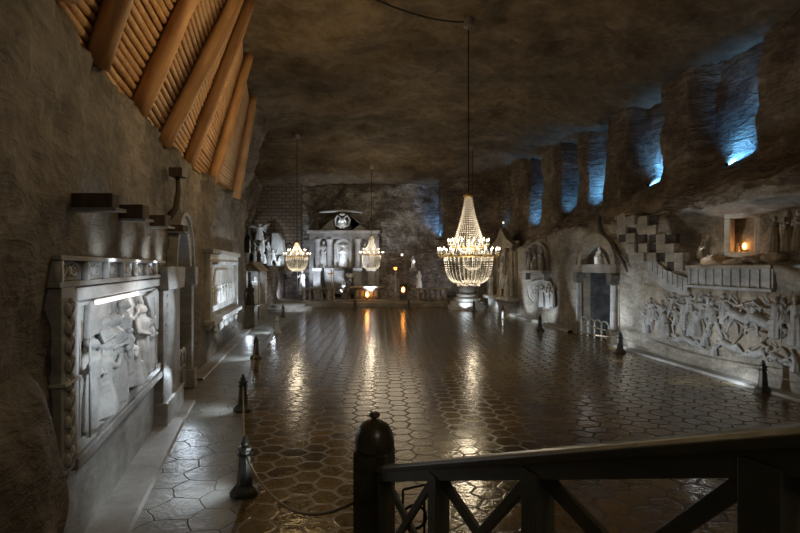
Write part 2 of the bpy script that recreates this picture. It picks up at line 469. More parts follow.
wall_grid([(x, y) for x, y in left_line], -1, LK, -1.0, 46.5, 0.15, [14, 20, 6, 24], amp_l, [(dl0, dl1, 4.1)], 'wall_left', 'rock_left')

def plane_grid(name, mat, x0, x1, y0, y1, step, zf):
    nx = int((x1-x0)/step)+1; ny = int((y1-y0)/step)+1
    vs = []; fs = []
    for j in range(ny):
        for i in range(nx):
            x = x0+(x1-x0)*i/(nx-1); y = y0+(y1-y0)*j/(ny-1); vs.append((x, y, zf(x, y)))
    for j in range(ny-1):
        for i in range(nx-1): fs.append((j*nx+i, j*nx+i+1, (j+1)*nx+i+1, (j+1)*nx+i))
    return struct(MB().addv(vs, fs).build(name, mat, smooth=True))
plane_grid('ceiling', 'ceiling', -14.5, 13.5, -1.0, 47.5, 0.22, lambda x, y: ceil_z(x, y) + fx(x, y*0.7, 0, 0.28, 0.5, 5) + fx(x, y, 0, 0.10, 2.2, 8))
# floor: main tiled field and the walkway band along the wall
bnd = [(-1.45, 2.0), (-2.17, 7.45), (-3.44, 11.7), (-4.95, 18.3), (-5.9, 25.4), (-6.4, 30.0), (-6.6, 41.8)]
vs = [(x, y, 0) for x, y in [(-1.3, -1.0)] + bnd]
mb = MB(); n = len(vs)
mb.addv(vs + [(11.5, v[1], 0) for v in vs], [(i, n+i, n+i+1, i+1) for i in range(n-1)])
struct(mb.build('floor', 'floor'))
mb = MB(); mb.addv(vs + [(-14.0, v[1], 0) for v in vs], [(i+1, n+i+1, n+i, i) for i in range(n-1)])
struct(mb.build('floor_walkway', 'walk'))
# smooth kerbs at the foot of the walls
def kerb(line, y0, y1, w_, h_, side, name, mat, skip=()):
    ys = [y0 + (y1-y0)*i/60 for i in range(61)]
    vs = []; fs = []
    for y in ys:
        x = line_at(line, y); vs += [(x+side*0.1, y, 0), (x-side*w_, y, 0.0), (x-side*(w_-0.03), y, h_), (x+side*0.1, y, h_)]
    for i in range(60):
        for k in range(3): fs.append((i*4+k, i*4+k+1, (i+1)*4+k+1, (i+1)*4+k))
    struct(MB().addv(vs, fs).build(name, mat))
kerb(left_line, 3.0, 12.6, 0.55, 0.05, -1, 'baseboard_left', 'kerb')
kerb(left_line, 15.0, 27.0, 0.40, 0.05, -1, 'baseboard_left', 'kerb')
kerb(right_line, 8.0, dr0-0.5, 0.42, 0.07, 1, 'baseboard_right', 'kerb')
kerb(right_line, dr1+0.5, 41.0, 0.55, 0.12, 1, 'baseboard_right', 'kerb')
# altar platform and far wall
struct(MB().box(-13, 6.7, 41.6, 47, 0, 0.36).build('floor_platform', 'salt_tan', bevel=0.02))
struct(MB().box(-12.5, 6.6, 42.6, 47, 0.36, 0.52).build('floor_platform_step', 'salt_tan', bevel=0.02))
vs = []; fs = []; nx, nz = 110, 60
for j in range(nz):
    for i in range(nx):
        x = -13.5+21*i/(nx-1); z = 11.2*j/(nz-1)
        y = 46.2 + fx(x, 3, z, 0.55, 0.5, 4) + fx(x, 3, z, 0.18, 1.9, 14) - 0.9*smooth01((x-1.5)/3)
        vs.append((x, y, z))
for j in range(nz-1):
    for i in range(nx-1): fs.append((j*nx+i, j*nx+i+1, (j+1)*nx+i+1, (j+1)*nx+i))
struct(MB().addv(vs, fs).build('wall_back', 'back', smooth=True))
struct(MB().box(-13.2, -8.4, 45.0, 46.0, 4.2, 10.4).build('wall_back_blocks', 'brick', bevel=0.03))

mb = MB()
for (xa, xb, y0_) in ((3.0, 3.05, 45.2),):
    pass
vs = []; fs = []
for j in range(20):
    z = 4.6+6*j/19
    for i, (x, y) in enumerate([(3.35, 46.5), (3.3, 44.2), (3.6, 43.9), (4.6, 43.8), (5.6, 43.4), (7.2, 43.0), (9.5, 42.6)]):
        vs.append((x+fx(x, y, z, 0.12, 0.9, 3), y+fx(x, y, z, 0.12, 1.1, 5), z))
for j in range(19):
    for i in range(6): fs.append((j*7+i, j*7+i+1, (j+1)*7+i+1, (j+1)*7+i))
struct(MB().addv(vs, fs).build('wall_back_pier', 'rock_up', smooth=True))

# ---------------- figures ----------------
def cap(mb, a, b, ra, rb, n=12):
    a = Vector(a); b = Vector(b); d = (b-a)
    pts = []; rr = []
    L = d.length or 1e-4; u = d/L
    for k in range(3): t = -math.cos(PI/2*k/3); pts.append(a + u*ra*t); rr.append(max(0.004, ra*math.sqrt(max(0, 1-t*t))))
    pts.append(a); rr.append(ra); pts.append(b); rr.append(rb)
    for k in range(2, -1, -1): t = math.cos(PI/2*k/3); pts.append(b + u*rb*t); rr.append(max(0.004, rb*math.sqrt(max(0, 1-t*t))))
    mb.tube(pts, rr, n)
FIG = {}
def figure(pose):
    """one continuous body, 1 unit tall standing, facing -y"""
    if pose in FIG: return FIG[pose]
    mb = MB()
    def head(c, tilt=0.0, hood=False):
        x, y, z = c
        mb.ball((x, y, z), (0.052, 0.060, 0.068), 14, 10)
        mb.ball((x+tilt*0.02, y-0.058, z-0.008), (0.010, 0.016, 0.020), 8, 6)     # nose
        mb.ball((x+tilt*0.02, y-0.050, z-0.038), (0.020, 0.014, 0.012), 8, 6)     # mouth and chin
        mb.ball((x, y+0.018, z+0.014), (0.060, 0.060, 0.066), 12, 8)              # hair
        if hood: mb.ball((x, y+0.028, z-0.03), (0.080, 0.055, 0.11), 12, 8)
    def arm(sh, el, ha, r=0.030):
        cap(mb, sh, el, r*1.1, r*0.9); cap(mb, el, ha, r*0.9, r*0.6); mb.ball(ha, (r*0.85, r*0.75, r*1.0))
        for q in (-1, 0, 1): cap(mb, ha, (ha[0]+q*0.010, ha[1]-0.012, ha[2]+(0.034 if ha[2] > sh[2] else -0.034)), 0.009, 0.007, 6)
    def robe(top=0.60, r0=0.155, r1=0.10, cx=0, lean=0):
        pr = [(r0*1.02, 0.0), (r0, 0.05), (r0*0.92, 0.25), (r0*0.82, 0.42), (r1*1.05, top-0.04), (r1, top+0.03)]
        o = len(mb.v); mb.lathe(pr, (cx, 0, 0), 36, 9, 0.09)
        for i in range(o, len(mb.v)):
            x, y, z = mb.v[i]; mb.v[i] = (x + lean*z, y*0.72, z)
    def torso(z0=0.55, z1=0.82, cx=0, tx=0):
        cap(mb, (cx, 0, z0), (cx+tx, 0, z1-0.07), 0.088, 0.098); cap(mb, (cx+tx-0.07, 0, z1-0.03), (cx+tx+0.07, 0, z1-0.03), 0.045, 0.045)
        cap(mb, (cx+tx, 0, z1-0.02), (cx+tx, -0.01, z1+0.05), 0.034, 0.030)
    if pose == 'pray':
        robe(); torso(); head((0, -0.015, 0.925), hood=True)
        arm((-0.10, 0, 0.78), (-0.13, -0.05, 0.62), (-0.02, -0.12, 0.70)); arm((0.10, 0, 0.78), (0.13, -0.05, 0.62), (0.02, -0.12, 0.70))
    elif pose == 'staff':
        robe(); torso(); head((0.01, -0.015, 0.925), 0.6)
        arm((-0.10, 0, 0.78), (-0.17, -0.04, 0.64), (-0.20, -0.10, 0.76)); arm((0.10, 0, 0.78), (0.14, -0.03, 0.62), (0.05, -0.11, 0.58))
        cap(mb, (-0.21, -0.11, 0.0), (-0.20, -0.10, 1.08), 0.014, 0.012, 8)
    elif pose == 'raise':
        robe(lean=0.04); torso(tx=0.03); head((0.04, -0.015, 0.925), 0.8)
        arm((-0.07, 0, 0.78), (-0.20, -0.03, 0.80), (-0.27, -0.06, 0.95)); arm((0.13, 0, 0.78), (0.22, -0.04, 0.70), (0.30, -0.08, 0.80))
    elif pose == 'child':
        robe(); torso(); head((0.01, -0.015, 0.925), hood=True)
        arm((-0.10, 0, 0.78), (-0.13, -0.06, 0.64), (0.02, -0.13, 0.60)); arm((0.10, 0, 0.78), (0.14, -0.06, 0.64), (0.06, -0.14, 0.68))
        cap(mb, (-0.01, -0.13, 0.62), (-0.02, -0.13, 0.72), 0.042, 0.036); mb.ball((-0.02, -0.13, 0.79), 0.036); cap(mb, (-0.01, -0.12, 0.62), (0.0, -0.14, 0.50), 0.034, 0.022)
    elif pose == 'kneel':
        cap(mb, (0.0, 0.0, 0.10), (-0.22, 0.02, 0.05), 0.07, 0.045); cap(mb, (0.02, 0, 0.10), (0.0, 0, 0.36), 0.085, 0.10)
        mb.lathe([(0.17, 0), (0.15, 0.12), (0.11, 0.32)], (-0.03, 0, 0), 24, 7, 0.08)
        cap(mb, (0, 0, 0.34), (0.05, 0, 0.50), 0.09, 0.098); cap(mb, (0.05, 0, 0.52), (0.07, -0.01, 0.60), 0.035, 0.03); head((0.09, -0.01, 0.67), 1)
        arm((0.02, -0.06, 0.52), (0.14, -0.09, 0.42), (0.22, -0.09, 0.52)); arm((0.08, 0.05, 0.52), (0.18, 0.0, 0.44), (0.24, -0.04, 0.54))
    elif pose == 'stride':
        cap(mb, (-0.04, 0, 0.48), (-0.14, -0.02, 0.27), 0.068, 0.046); cap(mb, (-0.14, -0.02, 0.27), (-0.24, 0.0, 0.03), 0.044, 0.024); cap(mb, (-0.24, 0, 0.02), (-0.18, -0.03, 0.015), 0.022, 0.018)
        cap(mb, (0.04, 0, 0.48), (0.16, -0.04, 0.30), 0.068, 0.046); cap(mb, (0.16, -0.04, 0.30), (0.15, 0.0, 0.03), 0.044, 0.024); cap(mb, (0.15, 0, 0.02), (0.21, -0.03, 0.015), 0.022, 0.018)
        mb.lathe([(0.15, 0.40), (0.12, 0.50), (0.10, 0.60)], (0, 0, 0), 24, 7, 0.08)
        torso(0.55, 0.82, 0, 0.04); head((0.06, -0.015, 0.925), 1)
        arm((-0.05, 0, 0.78), (-0.18, -0.05, 0.74), (-0.26, -0.08, 0.90)); arm((0.14, 0, 0.78), (0.24, -0.05, 0.74), (0.33, -0.07, 0.80))
    elif pose == 'fallen':
        cap(mb, (-0.05, 0, 0.12), (0.18, -0.02, 0.20), 0.09, 0.095); cap(mb, (0.20, 0, 0.22), (0.27, -0.01, 0.27), 0.034, 0.03); head((0.31, -0.02, 0.31), 0)
        cap(mb, (-0.05, 0, 0.10), (-0.22, -0.03, 0.20), 0.068, 0.046); cap(mb, (-0.22, -0.03, 0.20), (-0.38, 0, 0.04), 0.044, 0.024)
        cap(mb, (-0.05, 0.02, 0.08), (-0.24, 0, 0.07), 0.066, 0.046); cap(mb, (-0.24, 0, 0.07), (-0.46, 0, 0.03), 0.044, 0.024)
        arm((0.20, -0.06, 0.24), (0.28, -0.08, 0.12), (0.36, -0.08, 0.04)); arm((0.14, 0.05, 0.26), (0.10, -0.02, 0.40), (0.20, -0.06, 0.50))
    elif pose == 'sit':
        mb.box(-0.16, 0.16, -0.02, 0.14, 0, 0.34); mb.lathe([(0.17, 0), (0.16, 0.2), (0.13, 0.40), (0.10, 0.5)], (0, -0.04, 0), 30, 8, 0.08)
        cap(mb, (-0.05, 0, 0.38), (-0.07, -0.17, 0.36), 0.07, 0.055); cap(mb, (0.05, 0, 0.38), (0.07, -0.17, 0.36), 0.07, 0.055)
        cap(mb, (-0.07, -0.18, 0.36), (-0.07, -0.17, 0.04), 0.052, 0.035); cap(mb, (0.07, -0.18, 0.36), (0.07, -0.17, 0.04), 0.052, 0.035)
        cap(mb, (0, 0, 0.42), (0, 0, 0.62), 0.088, 0.098); cap(mb, (0, 0, 0.66), (0, -0.01, 0.74), 0.034, 0.03); head((0, -0.015, 0.80))
        arm((-0.10, 0, 0.64), (-0.15, -0.06, 0.50), (-0.08, -0.16, 0.44)); arm((0.10, 0, 0.64), (0.17, -0.05, 0.56), (0.20, -0.12, 0.70))
    elif pose == 'angel':
        robe(lean=0.03); torso(); head((0.02, -0.015, 0.925))
        arm((-0.10, 0, 0.78), (-0.20, -0.05, 0.80), (-0.31, -0.08, 0.84)); arm((0.10, 0, 0.78), (0.20, -0.05, 0.76), (0.30, -0.08, 0.72))
        for s_ in (-1, 1):
            for k in range(6):
                cap(mb, (s_*0.05, 0.07, 0.78-0.02*k), (s_*(0.40-0.035*k), 0.09, 1.02-0.11*k), 0.030, 0.014, 8)
    o = mb.build('tmp', None)
    md = o.modifiers.new('r', 'REMESH'); md.mode = 'VOXEL'; md.voxel_size = 0.0125; md.use_smooth_shade = True
    sm = o.modifiers.new('s', 'SMOOTH'); sm.factor = 0.5; sm.iterations = 2
    bpy.context.view_layer.update()
    me = bpy.data.meshes.new_from_object(o.evaluated_get(bpy.context.evaluated_depsgraph_get()))
    bpy.data.objects.remove(o)
    me.name = 'figure_' + pose
    for p in me.polygons: p.use_smooth = True
    FIG[pose] = me
    return me
FMAT = {}
def fig(pose, mat, name, loc, h, rz=0, parent=None, flip=False, depth=1.0):
    k = (pose, mat)
    if k not in FMAT:
        me = figure(pose).copy(); me.materials.clear(); me.materials.append(M[mat]); FMAT[k] = me
    o = bpy.data.objects.new(name, FMAT[k]); C.objects.link(o)
    o.location = loc; o.rotation_euler = (0, 0, rz); o.scale = (-h if flip else h, h*depth, h)
    if parent: o.parent = parent
    return o

# ---------------- timber cribbing above the wall ----------------
logs = [((60, -8), (80, -90), 5.5), ((98, 64), (124, 0), 7.0), ((138, 111), (192, 0), 9.3), ((165, 140), (236, 0), 11.9),
        ((189, 162), (243, 20), 15.0), ((213, 177), (250, 52), 18.9), ((236, 194), (256, 84), 23.6)]
crib = empty('timber_lining', (-5.0, 12.0, 5.9), 0, 'wall of orange pine logs and stacked poles leaning above the rough rock wall', 'timber lining')
ends = []
def p3(px, py, Y): return Vector(((px-400)/F*Y, Y, H + (266.7-py)/F*Y))
for (a, b, Y) in logs:
    A = p3(a[0], a[1], Y); B = p3(b[0], b[1], Y + 0.1)
    d = B - A; t = (10.75 - A.z)/d.z; t = min(t, 8.0)
    A2 = A - d*0.04
    B2 = A + d*t
    B2.y = Y + 0.1
    ends.append((A2, B2))
off = Vector(crib.location)
for i, (A, B) in enumerate(ends):
    L = (B-A).length; nn = 14
    rad = [0.17, 0.165, 0.165, 0.175, 0.185, 0.20, 0.22][i]
    pts = []; rr = []
    for k in range(nn+1):
        t = k/nn; p = Vector((fx(i, t*3, 0, 0.03), fx(i, 5, t*3, 0.03), t*L))
        pts.append(p); rr.append(rad*(1.04-0.16*t) + fx(i*3, t*9, 2, 0.015))
    o = MB().tube(pts, rr, 18).build('log', 'log', crib, smooth=True)
    o.location = A - off; o.rotation_euler = (B-A).to_track_quat('Z', 'Y').to_euler()
for i in range(len(ends)-1):
    (A0, B0), (A1, B1) = ends[i], ends[i+1]
    nn = 38
    mb = MB()
    for k in range(nn):
        z_ = 5.95 + k*0.128 + random.uniform(-.01, .01)
        if z_ > 10.5: continue
        t0_ = (z_-A0.z)/(B0.z-A0.z); t1_ = (z_-A1.z)/(B1.z-A1.z)
        if t1_ < -0.02 and i > 3: continue
        back = Vector((-0.19, 0, 0.06))
        # poles run level from log to log, a little inside each bay
        p = A0 + (B0-A0)*t0_ + back; q = A1 + (B1-A1)*t1_ + back
        r_ = random.uniform(0.058, 0.068)
        mb.tube([p - off, (p*0.5+q*0.5) + Vector((0, 0, random.uniform(-.02, .02))) - off, q - off], r_, 8)
    mb.build('pole_panel', 'pole', crib, smooth=True)

# beam stubs sticking out of the wall
for (xa, yt, yb, Y, Yd, lab) in [(66, 193, 211, 5.8, 0.16, 'dark timber beam stub jutting over the carved frieze, biggest and first of four'),
                            (115, 204.5, 221, 7.7, 0.2, 'dark timber beam stub jutting from rock wall, second from the camera of four'),
                            (147, 215, 228, 9.9, 0.25, 'dark timber beam stub jutting from rock wall, third from the camera of four'),
                            (168, 225, 233, 12.0, 0.3, 'dark timber beam stub jutting above the arched doorway')]:
    x0 = (xa-400)/F*Y; zt = H+(266.7-yt)/F*Y; zb = H+(266.7-yb)/F*Y
    wd = {66: 0.50, 115: 0.40, 147: 0.34, 168: 0.34}[xa]
    e = empty('beam_stub', (x0, Y, zb), 0, lab, 'beam', 'beam stubs above the carved panel')
    MB().box(-0.5, wd, 0, Yd, 0.03, zt-zb).build('beam', 'old_wood', e, bevel=0.012)
    MB().box(-0.5, wd+0.05, -0.02, Yd+0.05, 0.0, 0.035).build('metal_plate', 'salt_grey', e)
# short prop near the doorway
t = empty('rusty_bracket', (*LB.world(0.2, 0.0, 0)[:2], 4.25), 0, 'dark curved iron bracket on the rock wall above the pillar capital', 'bracket')
MB().tube([(0.0, 0, 0.0), (0.2, 0.0, 0.25), (0.26, 0, 0.65), (0.24, 0, 1.0)], [0.09, 0.07, 0.06, 0.05], 8).build('hook', 'old_wood', t, smooth=True)
MB().box(0.1, 0.4, -0.15, 0.15, 0.95, 1.15).build('mount', 'old_wood', t, bevel=0.01)

# foreground rock mass
mb = MB(); vs = []; fs = []
ny, nz = 26, 30
for j in range(nz):
    for i in range(ny):
        y = 2.6 + 2.15*i/(ny-1); z = 2.38*j/(nz-1)
        prof = math.sin(PI*min(1, max(0, (i/(ny-1)))))**0.35 if 0 < i < ny-1 else 0
        top = math.sqrt(max(0, 1-(j/(nz-1))**6))
        xo = line_at(left_line, y) - 0.2 + (0.42 + 0.19*(y-3)/2)*prof*top*1.35
        xo += fx(xo, y, z, 0.09, 1.6, 2)*(1 if 0 < i < ny-1 else 0)
        vs.append((xo, y, z*1.0))
for j in range(nz-1):
    for i in range(ny-1): fs.append((j*ny+i, j*ny+i+1, (j+1)*ny+i+1, (j+1)*ny+i))
struct(MB().addv(vs, fs).build('wall_left_outcrop', 'rock_left', smooth=True))

# ---------------- relief panels ----------------
def frame_mb(x0, x1, z0, z1, w_, y0, y1):
    mb = MB()
    mb.box(x0, x1, y0, y1, z1-w_, z1); mb.box(x0, x1, y0, y1, z0, z0+w_)
    mb.box(x0, x0+w_, y0, y1, z0+w_, z1-w_); mb.box(x1-w_, x1, y0, y1, z0+w_, z1-w_)
    return mb
# big relief on the left wall
u0 = LA.px(77, off=0.14); u1 = LA.px(160.5, off=0.10)
e1 = empty('carved_relief', LA.world(0, 0, 0), LA.rz, 'large pale salt relief of robed figures under a carved frieze, lit by a bright strip', 'relief')
x0, x1 = u0, u1
MB().box(x0, x1, -0.04, 0.15, 1.16, 2.97).build('backing', 'salt', e1)
frame_mb(x0, x1, 1.16, 2.97, 0.15, -0.14, 0.0).build('frame', 'salt', e1, bevel=0.02)
frame_mb(x0+0.17, x1-0.17, 1.33, 2.80, 0.05, -0.09, 0.0).build('inner_moulding', 'salt', e1, bevel=0.01)
MB().box(x0-0.05, x1+0.05, -0.17, 0.1, 1.02, 1.15).build('sill', 'salt_grey', e1, bevel=0.02)
MB().box(x0-0.35, x1+0.25, -0.03, 0.1, 0.0, 1.02).build('plinth', 'salt_grey', e1, bevel=0.01)
mb = MB(); fz0 = LA.px(61, off=0.17)
mb.box(fz0, x1+0.1, -0.16, 0.1, 2.99, 3.05); mb.box(fz0, x1+0.1, -0.10, 0.1, 3.05, 3.26); mb.box(fz0-0.02, x1+0.12, -0.18, 0.1, 3.26, 3.31)
frz = mb.build('frieze', 'salt_grey', e1, bevel=0.01)
nb = 7; wv = (x1-fz0)/nb
for k in range(nb):     # scroll blocks of the frieze
    cx = fz0 + wv*(k+0.5); mb = MB()
    mb.box(cx-wv/2+0.015, cx-wv/2+0.075, -0.17, -0.09, 3.05, 3.26)
    for s_ in (-1, 1):
        pts = []
        for q in range(22):
            a = q/21*3.3*PI; rr = 0.085*(1-q/24); pts.append((cx + s_*(wv*0.21 + rr*math.cos(a)*1.7), -0.105, 3.155+rr*math.sin(a)))
        mb.tube(pts, 0.013, 5)
    mb.ball((cx, -0.11, 3.155), (0.06, 0.03, 0.06), 8, 6)
    mb.build('scroll_ornament', 'salt', frz, smooth=True)
for (pa, pb) in ((LA.px(61.5, off=0.16), LA.px(75.5, off=0.16)), (u1+0.05, u1+0.32)):      # carved pilasters
    mb = MB().box(pa, pb, -0.16, 0.1, 1.1, 2.99); pil = mb.build('pilaster', 'salt_grey', e1, bevel=0.01)
    mb = MB(); c = (pa+pb)/2
    for k in range(9):
        z = 1.25 + k*0.19
        for s_ in (-1, 1):
            mb.ball((c+s_*0.06, -0.17, z+(0.05 if s_ > 0 else 0)), (0.05, 0.035, 0.065), 8, 6)
            mb.tube([(c, -0.17, z-0.09), (c+s_*0.05, -0.19, z-0.02), (c+s_*0.02, -0.2, z+0.06)], 0.013, 5)
    mb.build('leaf_carving', 'salt', pil, smooth=True)
    MB().box(pa-0.04, pb+0.04, -0.21, 0.05, 2.02, 2.05).build('shelf', 'salt', pil)
def relfig(frame, e, px0, ytop, ybot, pose, mat='salt', flip=False, off=0.10, depth=1.0, name='carved_figure', hscale=1.0, wide=1.0):
    u, zt = frame.px(px0, ytop, off); _, zb = frame.px(px0, ybot, off)
    rel = {'kneel': 0.74, 'sit': 0.86, 'fallen': 0.5}.get(pose, 1.0)
    h = (zt-zb)/rel
    o = fig(pose, mat, name, (u, -off+0.02, zb), h, 0, e, flip, depth)
    o.scale = (o.scale[0]*wide, o.scale[1], o.scale[2]); return o
# figures: px of centre, top, bottom
for (px0, yt, yb, pose, fl, wd) in [(115.5, 313, 401, 'child', True, 2.0), (100, 342, 412, 'kneel', False, 2.2), (106.5, 317, 378, 'pray', False, 1.9), (124, 300, 374, 'raise', False, 1.5),
                               (133, 333, 384, 'kneel', True, 2.0), (142, 304, 374, 'staff', True, 1.9), (92, 338, 425, 'staff', False, 2.2), (150, 318, 370, 'pray', True, 1.6)]:
    relfig(LA, e1, px0, yt, yb, pose, 'salt', fl, 0.14, 1.2, wide=wd)
# canopy arches and curtains behind the figures
def cloth(e, frame, pts, off, name):
    P = [frame.px(a, b, off) for a, b in pts]
    mb = MB(); mb.prism(P, -off-0.05, -off+0.02); return mb.build(name, 'salt', e, bevel=0.02)
cloth(e1, LA, [(86, 302), (95, 298), (103, 304), (112, 330), (104, 333), (92, 335), (84, 340)], 0.06, 'canopy_fold')
cloth(e1, LA, [(143, 297), (154, 288), (157, 292), (156, 330), (150, 330), (148, 312)], 0.06, 'curtain_fold')
mb = MB(); ca, za = LA.px(131, 318, 0.08)
mb.tube([(ca+0.75*math.cos(a), -0.10, 2.25+0.55*math.sin(a)) for a in [PI*k/14 for k in range(15)]], 0.05, 8)
mb.build('arch_moulding', 'salt', e1, smooth=True)
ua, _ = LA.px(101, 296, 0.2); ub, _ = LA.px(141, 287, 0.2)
MB().box(ua, ub, -0.17, -0.13, 2.745, 2.80).build('light_strip', 'led', e1)  # emissive bar stands in for light falling on the lintel

# second relief further along
u0 = LC.px(209, off=0.15); u1 = LC.px(237, off=0.15)
e2 = empty('carved_relief', LC.world(0, 0, 0), LC.rz, 'framed white relief crowded with small figures on a deep sill, past the arched doorway', 'relief')
MB().box(u0, u1, -0.05, 0.15, 1.15, 3.65).build('backing', 'salt', e2)
frame_mb(u0, u1, 1.15, 3.65, 0.28, -0.20, 0.0).build('frame', 'salt', e2, bevel=0.03)
MB().box(u0-0.1, u1+0.1, -0.36, 0.05, 1.30, 1.46).build('sill', 'salt', e2, bevel=0.02)
MB().box(u0-0.1, u1+0.1, -0.30, 0.05, 3.62, 3.78).build('cornice', 'salt_grey', e2, bevel=0.02)
mb = MB()
for k in range(16):
    mb.ball((u0+0.35+k*(u1-u0-0.7)/15, -0.2, 3.36), (0.14, 0.06, 0.10), 8, 6)
mb.build('bead_carving', 'salt', e2, smooth=True)
for k in range(8):
    relfig(LC, e2, 213+k*2.9, 286-k*0.6, 306-k*1.2 , ['pray','staff','child','raise'][k % 4], 'salt_white', k % 2 == 0, 0.16, 1.0, wide=1.5)
MB().prism([(u0+0.9, 2.35), (u1-1.6, 2.35), (u1-2.2, 3.1), (u0+1.6, 3.1)], -0.12, 0).build('carved_roof', 'salt', e2, bevel=0.03)
for k in range(5): MB().ball((u0+0.6+k*1.2, -0.22, 1.12), (0.35, 0.10, 0.16), 10, 6).build('swag_carving', 'salt', e2, smooth=True)

# ---------------- arched doorways ----------------
def arch_pts(cx, hw, spring, rise, n=16):
    return [(cx+hw*math.cos(PI*k/n), spring+rise*math.sin(PI*k/n)) for k in range(n+1)]
def arch_ring(cx, hw_in, hw_out, spring, ri, ro, y0, y1, n=20):
    a = arch_pts(cx, hw_in, spring, ri, n); b = arch_pts(cx, hw_out, spring, ro, n)
    vs = []; fs = []
    for (p, q) in zip(a, b): vs += [(p[0], y0, p[1]), (q[0], y0, q[1]), (q[0], y1, q[1]), (p[0], y1, p[1])]
    for i in range(n):
        for k in range(4): fs.append((i*4+k, i*4+(k+1) % 4, (i+1)*4+(k+1) % 4, (i+1)*4+k))
    fs += [(0,1,2,3), (n*4, n*4+1, n*4+2, n*4+3)]
    return MB().addv(vs, fs)
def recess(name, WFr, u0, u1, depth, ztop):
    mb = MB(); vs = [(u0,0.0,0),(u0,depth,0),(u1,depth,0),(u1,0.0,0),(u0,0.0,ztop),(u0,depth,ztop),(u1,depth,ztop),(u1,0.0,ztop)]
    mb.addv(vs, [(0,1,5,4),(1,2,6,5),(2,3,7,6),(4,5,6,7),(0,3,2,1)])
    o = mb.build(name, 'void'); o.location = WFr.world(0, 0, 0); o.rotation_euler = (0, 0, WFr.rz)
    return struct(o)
# left doorway
ua, ub = LB.px(179, off=0.2), LB.px(191, off=0.2)
recess('door_1', LB, ua-0.1, ub+0.1, 1.6, 4.5)
e = empty('arched_portal', LB.world(0, 0, 0), LB.rz, 'tall round-arched stone portal with pillars and capitals in the rough wall beside the big relief', 'doorway')
cx = (ua+ub)/2; hw = (ub-ua)/2
arch_ring(cx, hw, hw+0.34, 3.2, 0.92, 1.25, -0.18, 0.3).build('arch', 'salt_grey', e, bevel=0.015)
arch_ring(cx, hw+0.34, hw+0.44, 3.2, 1.25, 1.34, -0.24, 0.1).build('arch_moulding', 'salt_grey', e)
for (a, b) in ((LB.px(163.5, off=0.22), ua), (ub, ub+0.35)):
    MB().box(a, b, -0.22, 0.3, 0.5, 2.72).build('pillar', 'salt_grey', e, bevel=0.02)
    MB().box(a-0.05, b+0.05, -0.30, 0.3, 0, 0.5).build('pillar_base', 'salt_grey', e, bevel=0.03)
    MB().prism([(a, 2.72), (b, 2.72), (b+0.1, 3.05), (b+0.1, 3.2), (a-0.1, 3.2), (a-0.1, 3.05)], -0.32, 0.3).build('capital', 'salt_grey', e, bevel=0.02)
def gate(frame, ua, ub, z0, h, mat, e, nb, off):
    rail = MB()
    for z in (z0+0.12, z0+h*0.55): rail.box(ua, ub, -off-0.02, -off+0.02, z, z+0.05)
    rail.build('gate_rail', mat, e)
    for k in range(nb+1):
        x = ua+(ub-ua)*k/nb
        MB().box(x-0.035, x+0.035, -off-0.03, -off+0.03, z0, z0+h*0.78).build('gate_bar', mat, e, bevel=0.008)
    for k in range(nb):
        x = ua+(ub-ua)*(k+0.5)/nb; hw = (ub-ua)/nb/2
        MB().tube([(x+hw*1.15*math.cos(a), -off, z0+h*0.72+h*0.28*math.sin(a)) for a in [PI*q/12 for q in range(13)]], 0.032, 6).build('gate_arch', mat, e, smooth=True)
g = empty('low_gate', LB.world(0, 0, 0), LB.rz, 'low grey gate with looped tops across the narrow arched doorway by the large relief', 'gate')
gate(LB, ua+0.05, ub-0.05, 0.05, 1.05, 'salt', g, 4, 0.05)

# right doorway
ua, ub = RB.px(582.5, off=0.1), RB.px(612.5, off=0.1)
recess('door_2', RB, ua-0.1, ub+0.1, 2.2, 4.6)
e = empty('arched_portal', RB.world(0, 0, 0), RB.rz, 'wide stone portal with columns, lintel and statue in its round arch, beneath the checkered steps', 'doorway')
cx = (ua+ub)/2; hw = (ub-ua)/2
arch_ring(cx, hw, hw+0.42, 3.3, 0.82, 1.22, -0.2, 0.35).build('arch', 'salt_tan', e, bevel=0.02)
arch_ring(cx, hw+0.42, hw+0.54, 3.3, 1.22, 1.36, -0.26, 0.1).build('arch_moulding', 'salt_tan', e)
MB().box(ua-0.4, ub+0.4, -0.16, 0.3, 2.92, 3.3).build('lintel', 'salt_grey', e, bevel=0.02)
MB().box(ua, ub, 0.16, 0.26, 3.3, 4.4).build('lunette_back', 'salt_dark', e)
lamp('POINT', 'lunette_light', (cx-0.1, -0.5, 3.45), 3.0, (0.95, 0.95, 1.0), 0.08, parent=e)
lamp('POINT', 'passage_light', (ub-0.6, 1.0, 1.0), 90, COOL, 0.3, parent=e)
for (a, s_) in ((ua-0.24, -1), (ub+0.24, 1)):
    MB().box(a-0.22, a+0.22, -0.05, 0.30, 0.0, 2.92).build('jamb', 'salt_tan', e, bevel=0.02)
    MB().lathe([(0.19, 0.6), (0.19, 0.68), (0.15, 0.74), (0.135, 2.4), (0.17, 2.45)], (a, -0.16, 0), 18).build('column', 'salt_grey', e, smooth=True)
    MB().box(a-0.24, a+0.22, -0.40, 0.1, 0.0, 0.6).build('column_base', 'salt_tan', e, bevel=0.03)
    MB().prism([(a-0.18, 2.45), (a+0.18, 2.45), (a+0.25, 2.8), (a+0.25, 2.92), (a-0.25, 2.92), (a-0.25, 2.8)], -0.38, 0.1).build('capital', 'salt_dark', e, bevel=0.02)
f_ = fig('sit', 'salt_white', 'seated_figure', (cx+0.02, 0.0, 3.3), 0.9, 0, e)
f_.scale = (1.5, 0.7, 0.88)
mb = MB()
for s_ in (-1, 1): mb.prism([(cx+s_*0.05, 3.3), (cx+s_*0.75, 3.3), (cx+s_*0.45, 3.6), (cx+s_*0.1, 3.85)], 0.08, 0.16)
